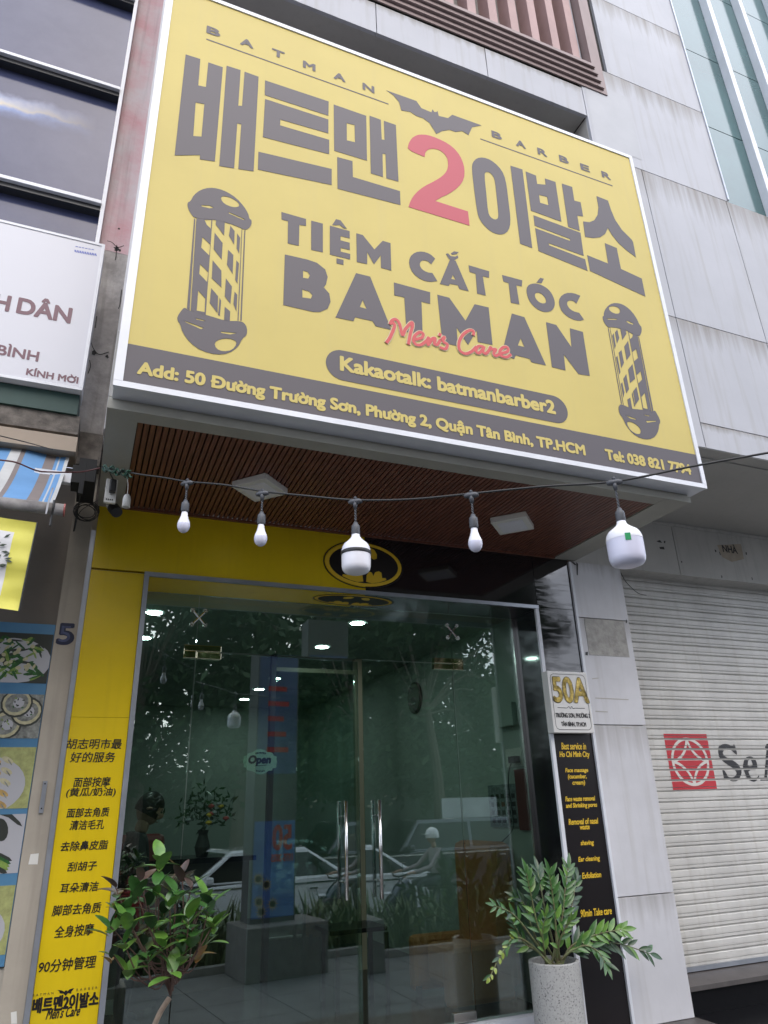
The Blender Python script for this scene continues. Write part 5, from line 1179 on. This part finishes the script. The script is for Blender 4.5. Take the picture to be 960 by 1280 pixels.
for k in range(170):
    c = Vector((1.15, 7.15, 1.58)) + Vector((random.gauss(0, .13), random.gauss(0, .10), random.gauss(0, .09))); a = Vector((random.gauss(0, 1), random.gauss(0, 1), random.gauss(0, 1))).normalized() * .04; n = a.orthogonal().normalized() * .015
    m.add([c - a, c + n, c + a, c - n], [(0, 1, 2, 3)])
m.build('foliage', LD, t)['kind'] = 'stuff'
for k in range(9):
    MB().lathe([(.0, .025), (.025, .015), (.03, 0), (.0, -.02)], (1.15 + random.gauss(0, .10), 7.02, 1.58 + random.gauss(0, .07)), 8).build('bloom', [M_goldprint, M_white, M_scriptred if False else M_sign_scriptred][k % 3], t)
t = thing('salon_chair', 'dull red reclining barber chair by the left wall', 'barber chair', (.55, 6.7, .19))
M_rc = mat('dull_red_vinyl', (.20, .04, .04), .4)
box('seat', .28, .80, 6.4, 7.0, .62, .76, M_rc, t, bevel=.04); box('backrest', .28, .80, 6.95, 7.10, .74, 1.40, M_rc, t, bevel=.05); MB().lathe([(.0, 0), (.26, 0), (.26, .03), (.04, .05), (.04, .43), (.0, .43)], (.54, 6.7, .19), 20).build('pedestal', M_steel, t)
box('armrest', .22, .28, 6.45, 6.95, .84, .89, M_dark, t); box('armrest', .80, .86, 6.45, 6.95, .84, .89, M_dark, t)

# ------------------------------------------------------------------ people
def skin(name, verts, edges, mt, parent, sub=2):
    names = list(verts); me = bpy.data.meshes.new(name); org = WL[parent.name]
    me.from_pydata([Vector(verts[k][0]) - org for k in names], [(names.index(a), names.index(c)) for a, c in edges], []); me.update()
    me.materials.append(mt); o = bpy.data.objects.new(name, me); col.objects.link(o); o.parent = parent; WL[o.name] = org.copy()
    s = o.modifiers.new('skin', 'SKIN'); s.use_smooth_shade = True
    for i, k in enumerate(names):
        r = verts[k][1]; r = r if isinstance(r, tuple) else (r, r); me.skin_vertices[0].data[i].radius = r; me.skin_vertices[0].data[i].use_root = (i == 0)
    u = o.modifiers.new('sub', 'SUBSURF'); u.levels = sub; u.render_levels = sub
    return o
M_skin = mat('skin', (.42, .25, .18), .5); M_hair = mat('black_hair', (.012, .010, .010), .4); M_cloth = mat('black_shirt', (.02, .02, .025), .8); M_jean = mat('dark_trousers', (.03, .035, .05), .8)
def chain(*k): return [(k[i], k[i + 1]) for i in range(len(k) - 1)]
def head(parent, c, d, hair=True, sc=1.0):
    """head with nose, brow, chin and ears, looking along d"""
    c = Vector(c); d = Vector(d).normalized(); s = d.cross(Vector((0, 0, 1))).normalized(); u = s.cross(d)
    m = MB(); seg, rings = 20, 16; vs = []
    for i in range(rings + 1):
        ph = math.pi * i / rings
        for k in range(seg):
            th = 2 * math.pi * k / seg; x = math.sin(ph) * math.cos(th); y = math.sin(ph) * math.sin(th); z = math.cos(ph)
            f_ = .098 * x * (1.0 if z > -.2 else 1 - .22 * (-z - .2)) + (.012 if x > .3 and z < -.5 else 0); w_ = .076 * y * (1 if z > 0 else 1 + .30 * z); h_ = .118 * z
            if x > .93 and abs(y) < .33 and -.32 < z < .08: f_ += .020
            if x > .8 and .05 < z < .25 and .2 < abs(y) < .6: f_ -= .006
            vs.append(c + (d * f_ + s * w_ + u * h_) * sc)
    m.add(vs, [(i * seg + k, i * seg + (k + 1) % seg, (i + 1) * seg + (k + 1) % seg, (i + 1) * seg + k) for i in range(rings) for k in range(seg)]); 
    m.build('head', M_skin, parent, smooth=True)
    for sg_ in (-1, 1):
        MB().lathe([(0, .012), (.02, .008), (.026, 0), (.02, -.008), (0, -.01)], c + s * .077 * sg_ - d * .005, 10).build('ear', M_skin, parent, smooth=True)
        MB().lathe([(0, .007), (.009, .004), (.011, 0), (.009, -.004), (0, -.007)], c + d * .088 + s * .03 * sg_ + u * .012, 8).build('eye', M_dark, parent, smooth=True)
    ribbon = MB().tube([c + d * .094 - u * .058 - s * .022, c + d * .099 - u * .06, c + d * .094 - u * .058 + s * .022], .004, 6); ribbon.build('mouth', mat('lip', (.30, .10, .09), .5), parent)
    if hair:
        m = MB(); vs = []
        for i in range(10):
            ph = math.pi * .62 * i / 9
            for k in range(20):
                th = 2 * math.pi * k / 20; x, y, z = math.sin(ph) * math.cos(th), math.sin(ph) * math.sin(th), math.cos(ph)
                lim = 1 if not (x > .35 and z < .45) else .93
                vs.append(c + (d * .106 * x * lim - d * .004 + s * .084 * y * lim + u * .126 * z) * sc)
        m.add(vs, [(i * 20 + k, i * 20 + (k + 1) % 20, (i + 1) * 20 + (k + 1) % 20, (i + 1) * 20 + k) for i in range(9) for k in range(20)]); m.build('hair', M_hair, parent, smooth=True)
def hand(V, E, nm, wrist, dirn, side, k='w'):
    """palm with four curled fingers and a thumb added to a skinned skeleton"""
    d = Vector(dirn).normalized(); s = Vector(side).normalized(); n = d.cross(s).normalized(); w0 = Vector(wrist)
    V[nm + 'palm'] = (w0 + d * .045, (.022, .032)); E.append((nm, nm + 'palm'))
    for i, (off, L_) in enumerate(((-.027, .060), (-.009, .072), (.009, .068), (.026, .052))):
        a, b1, c1 = nm + 'f%da' % i, nm + 'f%db' % i, nm + 'f%dc' % i
        V[a] = (w0 + d * .085 + s * off, .0095); V[b1] = (w0 + d * (.085 + L_ * .5) + s * off + n * .010, .0085); V[c1] = (w0 + d * (.085 + L_ * .85) + s * off + n * .030, .0075); E += [(nm + 'palm', a), (a, b1), (b1, c1)]
    V[nm + 't1'] = (w0 + d * .035 - s * .040, .011); V[nm + 't2'] = (w0 + d * .065 - s * .058 + n * .012, .009); E += [(nm + 'palm', nm + 't1'), (nm + 't1', nm + 't2')]
hp = at(184, 1011, 6.05)
per = thing('person', 'dark-haired person in a black shirt standing inside with bowed head', 'person', (hp.x - .03, 6.05, .19))
x, y = hp.x - .05, 6.05; hz = hp.z; k_ = (hz - .19) / 1.62
def pz_(z): return .19 + z * k_
V = {'pelvis': ((x - .02, y, pz_(.95)), (.15, .11)), 'belly': ((x - .02, y, pz_(1.10)), (.135, .10)), 'chest': ((x - .02, y, pz_(1.30)), (.17, .12)), 'neck0': ((x, y, pz_(1.43)), .075)}
E_2 = chain('pelvis', 'belly', 'chest', 'neck0')
for s in (-1, 1):
    n = 'L' if s < 0 else 'R'
    V.update({n + 'sh': ((x - .02, y + s * .18, pz_(1.38)), .062), n + 'el': ((x + .04, y + s * .24, pz_(1.10)), .045), n + 'cu': ((x + .16, y + s * .18, pz_(1.04)), .040)})
    E_2 += [('chest', n + 'sh')] + chain(n + 'sh', n + 'el', n + 'cu')
skin('shirt', V, E_2, M_cloth, per)
V = {'hip': ((x - .02, y, pz_(.93)), (.14, .11))}; E_2 = []
for s in (-1, 1):
    n = 'L' if s < 0 else 'R'
    V.update({n + 'h': ((x - .02, y + s * .09, pz_(.86)), .088), n + 'k': ((x + .01, y + s * .10, pz_(.48)), .060), n + 'a': ((x - .01, y + s * .10, pz_(.09)), .045), n + 't': ((x + .12, y + s * .11, pz_(.04)), (.045, .035))}); E_2 += [('hip', n + 'h')] + chain(n + 'h', n + 'k', n + 'a', n + 't')
skin('trousers', V, E_2, M_jean, per)
V = {'nk': ((x + .01, y, pz_(1.42)), .055), 'nk2': ((x + .04, y, pz_(1.54)), .052)}; skin('neck', V, [('nk', 'nk2')], M_skin, per)
for s in (-1, 1):
    V = {'e': ((x + .14, y + s * .185, pz_(1.05)), .033), 'w': ((x + .30, y + s * .10, pz_(1.06)), .026)}; E_2 = [('e', 'w')]; hand(V, E_2, 'w', V['w'][0], (.9, -s * .3, .05), (0, s, 0)); skin('forearm', V, E_2, M_skin, per)
head(per, (x + .07, y, hz), (.88, -.05, -.45))

# ================================================================== the street behind the viewer (seen mirrored in the glass)
# column with posters on a concrete block at the kerb
cb = thing('concrete_block', 'rectangular concrete block at the kerb carrying a square post', 'concrete block', (3.5, -.4, GZ))
box('block', 2.95, 4.10, -.85, .0, GZ - .005, .16, mat('grey_concrete_block', (.19, .185, .18), .85, var=.3, vscale=8, bump=.3), cb, bevel=.015)
ps = thing('poster_column', 'square grey post wrapped in blue posters on the concrete block', 'post', (3.35, -.6, .16))
box('post', 3.10, 3.75, -.72, -.35, .161, 4.3, mat('grey_cabinet_paint', (.11, .115, .12), .6, var=.3), ps)
M_pb = mat('blue_poster', (.05, .10, .38), .4, var=.3, vscale=2, var2=(.10, .22, .50)); M_pb2 = mat('deep_blue_poster', (.09, .13, .30), .4, var=.3, vscale=2)
def back(name, body, x0, x1, z0, z1, mt, bold):   # lettering facing the shop (+y)
    me = text_me(body); xs = [v.co.x for v in me.vertices]; ys = [v.co.y for v in me.vertices]
    me.transform(Matrix.Translation((-x1, z0, 0)) @ Matrix.Diagonal(((x1 - x0) / (max(xs) - min(xs)), (z1 - z0) / (max(ys) - min(ys)), 1, 1)) @ Matrix.Translation((-min(xs), -min(ys), 0)))
    thicken(me, bold, bold); me.transform(Matrix.Translation((0, -.343, 0)) @ Matrix.Rotation(R(180), 4, 'Z') @ Matrix.Rotation(R(90), 4, 'X')); return link(name, me, mt, ps)
box('poster', 3.12, 3.73, -.3499, -.346, .22, 1.42, M_pb, ps); box('poster', 3.12, 3.73, -.3499, -.346, 2.05, 3.75, M_pb2, ps)
back('lettering', '50', 3.40, 3.68, 1.05, 1.36, M_redpaint, .012); back('lettering', '1975-2025', 3.38, 3.70, .90, .99, M_redpaint, .004)
random.seed(2)
for k in range(5): back('lettering', 'NGÀY HỘI' if k % 2 else 'CHÀO MỪNG', 3.25, 3.62, 2.35 + k * .22, 2.45 + k * .22, M_redpaint, .006) if False else box('printed_line', 3.26, 3.60 - .04 * (k % 3), -.345, -.343, 2.35 + k * .22, 2.42 + k * .22, M_redpaint, ps)
for (fx, fz) in ((3.22, .42), (3.32, .62), (3.20, .70), (3.42, .38), (3.26, .30)):
    for k in range(12):
        a = k * math.pi / 6; MB().add([(fx + .035 * math.cos(a - .2), -.3445, fz + .035 * math.sin(a - .2)), (fx + .095 * math.cos(a), -.3445, fz + .095 * math.sin(a)), (fx + .035 * math.cos(a + .2), -.3445, fz + .035 * math.sin(a + .2))], [(0, 1, 2)]).build('sunflower_petal', M_goldprint, ps)
    MB().add([(fx + .042 * math.cos(t * .6283), -.3435, fz + .042 * math.sin(t * .6283)) for t in range(10)], [tuple(range(10))]).build('sunflower_centre', M_soil, ps)
# hedge of strap-leaved plants in the bed
random.seed(14); m = MB()
for k in range(2600):
    x = random.uniform(-3, 14); y = random.uniform(-1.95, -1.1); L_ = random.uniform(.35, .95); a = random.uniform(0, 6.28); ln = random.uniform(.1, .5); w_ = .02
    d = Vector((math.cos(a) * ln, math.sin(a) * ln, 1)).normalized(); s = d.cross(Vector((0, 0, 1))).normalized() * w_; p = Vector((x, y, GZ + .02)); q = p + d * L_ * .6; r_ = p + d * L_ + Vector((math.cos(a), math.sin(a), -.5)) * .12
    m.add([p - s, p + s, q + s * 1.2, q - s * 1.2, r_], [(0, 1, 2, 3), (3, 2, 4)])
m.build('planting', mat('strap_leaf', (.10, .14, .04), .5, var=.6, vscale=6, var2=(.03, .06, .02)))['kind'] = 'stuff'
# cars
def car(name, label, x0, L_, y0, Wd, prof, beltz, roofz, cab, mtb, big=False):
    """body lofted from a side outline; nose towards -x"""
    zg = GZ - .12; t = thing(name, label, 'car', (x0 + L_ / 2, y0 - Wd / 2, zg)); m = MB()
    def sec(y, inset, kx):
        return [(x0 + L_ / 2 + (px - .5) * L_ * kx, y, zg + pz) for px, pz in prof]
    ys = [(y0, .97, .0), (y0 - .06, 1.0, 0), (y0 - Wd + .06, 1.0, 0), (y0 - Wd, .97, 0)]; n = len(prof); vs = []
    for y, kx, _ in ys: vs += sec(y, 0, kx)
    fs = [(i * n + j, i * n + (j + 1) % n, (i + 1) * n + (j + 1) % n, (i + 1) * n + j) for i in range(3) for j in range(n)] + [tuple(range(n))[::-1], tuple(3 * n + j for j in range(n))]
    m.add(vs, fs); m.build('body', mtb, t, bevel=.03)
    c0, c1, c2, c3 = [x0 + c * L_ for c in cab]; bz, rz = zg + beltz, zg + roofz; ti = .16
    A_1 = [(c0, bz), (c1, rz), (c2, rz + .0), (c3, bz)]
    vs = [(x, y0 - .05 if z == bz else y0 - ti, z) for x, z in A_1] + [(x, y0 - Wd + (.05 if z == bz else ti), z) for x, z in A_1]
    MB().add(vs, [(0, 1, 2, 3), (7, 6, 5, 4), (1, 5, 6, 2), (0, 4, 5, 1), (3, 2, 6, 7)]).build('cabin', mtb, t, bevel=.04)
    e = .05
    sw = lambda x, z, sd: (x, (y0 - .05 - (ti - .05) * (z - bz) / (rz - bz) + .006) if sd else (y0 - Wd + .05 + (ti - .05) * (z - bz) / (rz - bz) - .006), z)
    zt_ = rz - .09; zb2 = bz + .03; f1 = (zt_ - bz) / (rz - bz); f0 = (zb2 - bz) / (rz - bz)
    xa, xb = c0 + (c1 - c0) * f0 + .12, c0 + (c1 - c0) * f1 + .10; xd, xc = c3 + (c2 - c3) * f0 - .14, c3 + (c2 - c3) * f1 - .10; xm = (xb + xc) / 2
    for sd in (True, False):
        for q in ([(xa, zb2), (xb, zt_), (xm - .04, zt_), (xm - .04, zb2)], [(xm + .04, zb2), (xm + .04, zt_), (xc, zt_), (xd, zb2)]):
            MB().add([sw(x, z, sd) for x, z in q], [(0, 1, 2, 3)]).build('window', M_carglass, t)
        MB().box(x0 + .25, x0 + L_ - .25, (y0 + .002 if sd else y0 - Wd - .012), (y0 + .012 if sd else y0 - Wd - .002), bz - .10, bz - .07).build('chrome_strip', M_steel, t)
        for xh in (xm - .30, xm + .75): MB().box(xh, xh + .16, (y0 + .002 if sd else y0 - Wd - .02), (y0 + .02 if sd else y0 - Wd - .002), bz - .19, bz - .165).build('door_handle', M_steel, t)
        MB().box(x0 + .03, x0 + .28, (y0 - .30 if sd else y0 - Wd + .02), (y0 - .02 if sd else y0 - Wd + .30), bz - .28, bz - .14).build('headlight', M_alu, t, bevel=.03)
        MB().box(x0 + L_ - .24, x0 + L_ - .02, (y0 - .30 if sd else y0 - Wd + .02), (y0 - .02 if sd else y0 - Wd + .30), bz - .24, bz - .12).build('tail_light', M_redpaint, t, bevel=.03)
        MB().box(xa + .02, xa + .16, (y0 + .01 if sd else y0 - Wd - .19), (y0 + .19 if sd else y0 - Wd - .01), bz + .02, bz + .14).build('wing_mirror', mtb, t, bevel=.03)
    for (xp, zp_, xq, zq) in ((c0, bz, c1, rz), (c3, bz, c2, rz)):
        s_ = .012 if xp == c0 else -.012
        MB().add([(xp + (xq - xp) * .08 - s_, y0 - .16, zp_ + (zq - zp_) * .08 + .01), (xp + (xq - xp) * .9 - s_, y0 - ti - .08, zp_ + (zq - zp_) * .9 + .01), (xp + (xq - xp) * .9 - s_, y0 - Wd + ti + .08, zp_ + (zq - zp_) * .9 + .01), (xp + (xq - xp) * .08 - s_, y0 - Wd + .16, zp_ + (zq - zp_) * .08 + .01)], [(0, 1, 2, 3)]).build('windscreen', M_carglass, t)
    rr = .40 if big else .33
    for xw in (x0 + L_ * .19, x0 + L_ * .80):
        for sd in (True, False):
            y_ = y0 + .008 if sd else y0 - Wd - .008; dr = -.2 if sd else .2
            a = MB().lathe([(.0, 0), (rr * .62, 0), (rr * .64, .01), (rr * .97, .0), (rr, -.03), (rr, -.2), (.0, -.2)], (0, 0, 0), 24); a.v = [(xw + vx, y_ + vz * (1 if sd else -1), zg + rr + vy) for vx, vy, vz in a.v]; w_ = a.build('wheel', M_dark, t)
            for k in range(5):
                an = k * 1.2566; c_, s_ = math.cos(an), math.sin(an); yy = y_ + (.012 if sd else -.012)
                MB().add([(xw - s_ * .03, yy, zg + rr + c_ * .03), (xw + s_ * .03, yy, zg + rr - c_ * .03), (xw + c_ * rr * .6 + s_ * .05, yy, zg + rr + s_ * rr * .6 - c_ * .05), (xw + c_ * rr * .6 - s_ * .05, yy, zg + rr + s_ * rr * .6 + c_ * .05)], [(0, 1, 2, 3)]).build('spoke', M_steel, w_)
    return t
sedan = [(.01, .30), (0, .55), (.03, .68), (.12, .78), (.30, .90), (.80, .96), (.95, .94), (1.0, .80), (1.0, .45), (.985, .26), (.88, .20), (.12, .20)]
suvp = [(.01, .40), (0, .75), (.03, .98), (.14, 1.08), (.26, 1.14), (.9, 1.16), (.99, 1.12), (1.0, .80), (1.0, .45), (.98, .32), (.88, .28), (.12, .28)]
M_carw = mat('white_car_paint', (.82, .83, .84), .15, coat=1.0); M_cars = mat('dark_grey_car_paint', (.10, .105, .12), .15, metal=.5, coat=1.0); M_carr = mat('dull_red_car_paint', (.25, .03, .03), .2, coat=1.0)
car('parked_car', 'white saloon car on the road seen mirrored in the glass doors', 2.3, 4.6, -3.9, 1.8, sedan, .93, 1.46, (.22, .38, .70, .90), M_carw)
car('parked_car', 'dark grey SUV beyond the white saloon', 6.6, 4.8, -6.9, 1.95, suvp, 1.14, 1.82, (.16, .27, .86, .97), M_cars, True)
car('parked_car', 'dull red hatchback at the far left of the street', -2.8, 4.2, -4.1, 1.75, sedan, .93, 1.48, (.20, .36, .86, .97), M_carr)
# motorbike and rider
zr = GZ - .12; mx_, my_ = 6.15, -2.9
mb = thing('motorbike', 'dark motor scooter ridden past the white car', 'motorbike', (mx_, my_, zr))
for dx in (-.62, .62):
    a = MB(); pts = [(mx_ + dx + .24 * math.cos(k * .2618), my_, zr + .29 + .24 * math.sin(k * .2618)) for k in range(25)]; a.tube(pts, .05, 8, caps=False); wq = a.build('wheel', M_dark, mb, smooth=True)
    for k in range(5): c_, s_ = math.cos(k * 1.257), math.sin(k * 1.257); MB().tube([(mx_ + dx, my_, zr + .29), (mx_ + dx + .2 * c_, my_, zr + .29 + .2 * s_)], .012, 5).build('spoke', M_steel, wq)
M_moto = mat('dark_blue_fairing', (.03, .04, .08), .25, coat=1.0)
def loft(name, secs, mt, par, seg=10):
    m = MB(); vs = []
    for (x, z, w_, h_) in secs:
        for k in range(seg): a = 2 * math.pi * k / seg; vs.append((x, my_ + w_ * math.cos(a), z + h_ * math.sin(a)))
    n = len(secs); m.add(vs, [(i * seg + k, i * seg + (k + 1) % seg, (i + 1) * seg + (k + 1) % seg, (i + 1) * seg + k) for i in range(n - 1) for k in range(seg)] + [tuple(range(seg))[::-1], tuple((n - 1) * seg + k for k in range(seg))]); return m.build(name, mt, par, smooth=True)
loft('fairing', [(mx_ - .78, zr + .60, .05, .05), (mx_ - .66, zr + .68, .14, .14), (mx_ - .48, zr + .72, .17, .26), (mx_ - .36, zr + .66, .14, .28)], M_moto, mb)
loft('bodywork', [(mx_ - .34, zr + .36, .13, .07), (mx_ - .05, zr + .40, .13, .10), (mx_ + .15, zr + .58, .15, .18), (mx_ + .55, zr + .66, .14, .14), (mx_ + .85, zr + .74, .05, .06)], M_moto, mb)
loft('seat', [(mx_ + .02, zr + .76, .10, .04), (mx_ + .25, zr + .80, .14, .05), (mx_ + .62, zr + .83, .13, .05), (mx_ + .72, zr + .85, .08, .04)], M_dark, mb)
MB().tube([(mx_ - .55, my_ - .33, zr + 1.03), (mx_ - .62, my_ - .12, zr + .98), (mx_ - .62, my_ + .12, zr + .98), (mx_ - .55, my_ + .33, zr + 1.03)], .014, 8).build('handlebar', M_dark, mb)
for s in (-1, 1):
    MB().tube([(mx_ - .62, my_ + s * .08, zr + .29), (mx_ - .50, my_ + s * .08, zr + .75)], .02, 8).build('fork', M_steel, mb)
    MB().tube([(mx_ - .60, my_ + s * .25, zr + 1.02), (mx_ - .62, my_ + s * .30, zr + 1.20)], .005, 6).build('mirror_stem', M_dark, mb)
    MB().lathe([(.0, .01), (.05, .006), (.05, -.006), (0, -.01)], (mx_ - .62, my_ + s * .30, zr + 1.22), 12).build('mirror', M_steel, mb)
MB().lathe([(.0, .03), (.06, .02), (.08, 0), (.06, -.02), (0, -.03)], (mx_ - .80, my_, zr + .72), 14).build('headlight', M_alu, mb)
MB().tube([(mx_ + .1, my_ - .14, zr + .30), (mx_ + .8, my_ - .16, zr + .36)], .04, 10).build('exhaust', M_steel, mb)
rd = thing('person', 'motorbike rider in a grey jacket and white helmet', 'person', (mx_ + .2, my_, zr + .8))
hx, hz_ = mx_ + .22, zr + .86
V = {'pel': ((hx, my_, hz_ + .06), (.16, .13)), 'bel': ((hx - .02, my_, hz_ + .22), (.13, .11)), 'che': ((hx - .05, my_, hz_ + .42), (.17, .12)), 'nk': ((hx - .06, my_, hz_ + .55), .065)}; E_2 = chain('pel', 'bel', 'che', 'nk')
for s in (-1, 1):
    n = 'L' if s < 0 else 'R'; V.update({n + 's': ((hx - .05, my_ + s * .18, hz_ + .50), .06), n + 'e': ((hx - .28, my_ + s * .27, hz_ + .25), .045), n + 'w': ((hx - .60, my_ + s * .28, hz_ + .18), .034)}); E_2 += [('che', n + 's')] + chain(n + 's', n + 'e', n + 'w')
skin('jacket', V, E_2, mat('grey_jacket', (.30, .26, .27), .8), rd)
V = {'pe': ((hx, my_, hz_ + .04), (.15, .12))}; E_2 = []
for s in (-1, 1):
    n = 'L' if s < 0 else 'R'; V.update({n + 'h': ((hx - .06, my_ + s * .11, hz_ + .02), .09), n + 'k': ((hx - .48, my_ + s * .16, hz_ - .02), .062), n + 'a': ((hx - .40, my_ + s * .17, hz_ - .42), .043), n + 't': ((hx - .54, my_ + s * .17, hz_ - .46), (.045, .032))}); E_2 += [('pe', n + 'h')] + chain(n + 'h', n + 'k', n + 'a', n + 't')
skin('trousers', V, E_2, M_jean, rd)
for s in (-1, 1):
    V = {'c': ((hx - .58, my_ + s * .28, hz_ + .185), .028), 'w': ((hx - .68, my_ + s * .28, hz_ + .18), .024)}; E_2 = [('c', 'w')]; hand(V, E_2, 'w', V['w'][0], (-.9, 0, -.25), (0, s, 0)); skin('hand', V, E_2, M_skin, rd)
skin('neck', {'a': ((hx - .06, my_, hz_ + .54), .052), 'b': ((hx - .08, my_, hz_ + .66), .05)}, [('a', 'b')], M_skin, rd)
hc = Vector((hx - .10, my_, hz_ + .74)); head(rd, hc, (-1, 0, -.08), hair=False)
MB().lathe([(.0, .155), (.05, .148), (.10, .115), (.125, .06), (.132, .0), (.13, -.03)], hc + Vector((.01, 0, .005)), 24).build('helmet', M_carw, rd, smooth=True)
MB().box(hc.x - .17, hc.x - .08, my_ - .09, my_ + .09, hc.z + .035, hc.z + .045).build('helmet_peak', M_carw, rd, bevel=.004)
# street trees
def tree(x, y, h, cr, label, seed):
    random.seed(seed); t = thing('street_tree', label, 'tree', (x, y, GZ), 'trees across the street')
    top = Vector((x + random.uniform(-.3, .3), y, GZ + h * .55)); tm = MB().tube(catmull([(x, y, GZ - .1), (x + .1, y, GZ + h * .25), top]), [.24, .23, .22, .21, .2, .19, .18, .17, .16, .15, .14, .13, .12], 10)
    clumps = []
    for k in range(24):
        a = random.uniform(0, 6.28); rr = cr * random.uniform(.25, .95); c = Vector((x + rr * math.cos(a), y + rr * math.sin(a) * .8, GZ + h * random.uniform(.26, 1.0))); clumps.append((c, random.uniform(.22, .42) * cr))
        tm.tube(catmull([top + Vector((0, 0, -h * .1)), top.lerp(c, .5) + Vector((0, 0, .3)), c], 4), [.05 - .004 * i for i in range(9)], 5)
    tm.build('trunk', mat('grey_bark', (.16, .13, .10), .9, var=.4, vscale=9), t)
    m = MB()
    for c, r in clumps:
        for k in range(400):
            d = Vector((random.gauss(0, 1), random.gauss(0, 1), random.gauss(0, .75))).normalized() * r * random.uniform(.3, 1.08); p = c + d
            a = Vector((random.gauss(0, 1), random.gauss(0, 1), random.gauss(0, .6))).normalized() * random.uniform(.13, .24); n = a.orthogonal().normalized() * .075; m.add([p - a, p + n, p + a, p - n], [(0, 1, 2, 3)])
    m.build('crown', mat('tree_foliage', (.05, .10, .03), .55, var=.5, vscale=1.2, var2=(.025, .05, .018)), t)
for i, (x, y, h, cr) in enumerate([(-3.5, -11, 10, 3.8), (1.5, -11.2, 10.5, 4.0), (6.3, -10.6, 11, 4.2), (10.4, -11.0, 10.4, 4.0), (12.4, -13.0, 10.6, 3.5), (4.0, -16, 12.5, 4.8), (9.3, -15.5, 12.5, 4.8), (-6, -15, 11, 4.5)]):
    tree(x, y, h, cr, ['spreading street tree far left across the road', 'street tree facing the shop left of the white car', 'street tree right behind the white car', 'street tree behind the dark SUV', 'rightmost street tree beyond the pale board', 'tall tree behind the front row opposite the shop', 'tall tree behind the front row to the right', 'tall tree behind the front row at far left'][i], 40 + i)
nbd = thing('street_board', 'pale blank board standing behind the cars across the street', 'board', (10, -8.9, GZ))
a_, c_ = at(552, 998, 19.0), at(625, 1052, 19.0)
box('panel', a_.x, c_.x, -8.95, -8.9, c_.z, a_.z, mat('pale_board', (.55, .57, .57), .6, var=.25, vscale=1.5), nbd)
for x_ in (a_.x + .1, c_.x - .1): box('post', x_ - .03, x_ + .03, -9.0, -8.951, GZ - .12, a_.z, M_steel, nbd)
gw = thing('garden_wall', 'long dark green wall behind the trees across the street', 'wall', (5, -20, GZ)); box('wall', -20, 40, -20.3, -20, GZ - .1, 3.0, mat('dark_green_wall', (.05, .07, .05), .8, var=.4, vscale=1.5), gw)
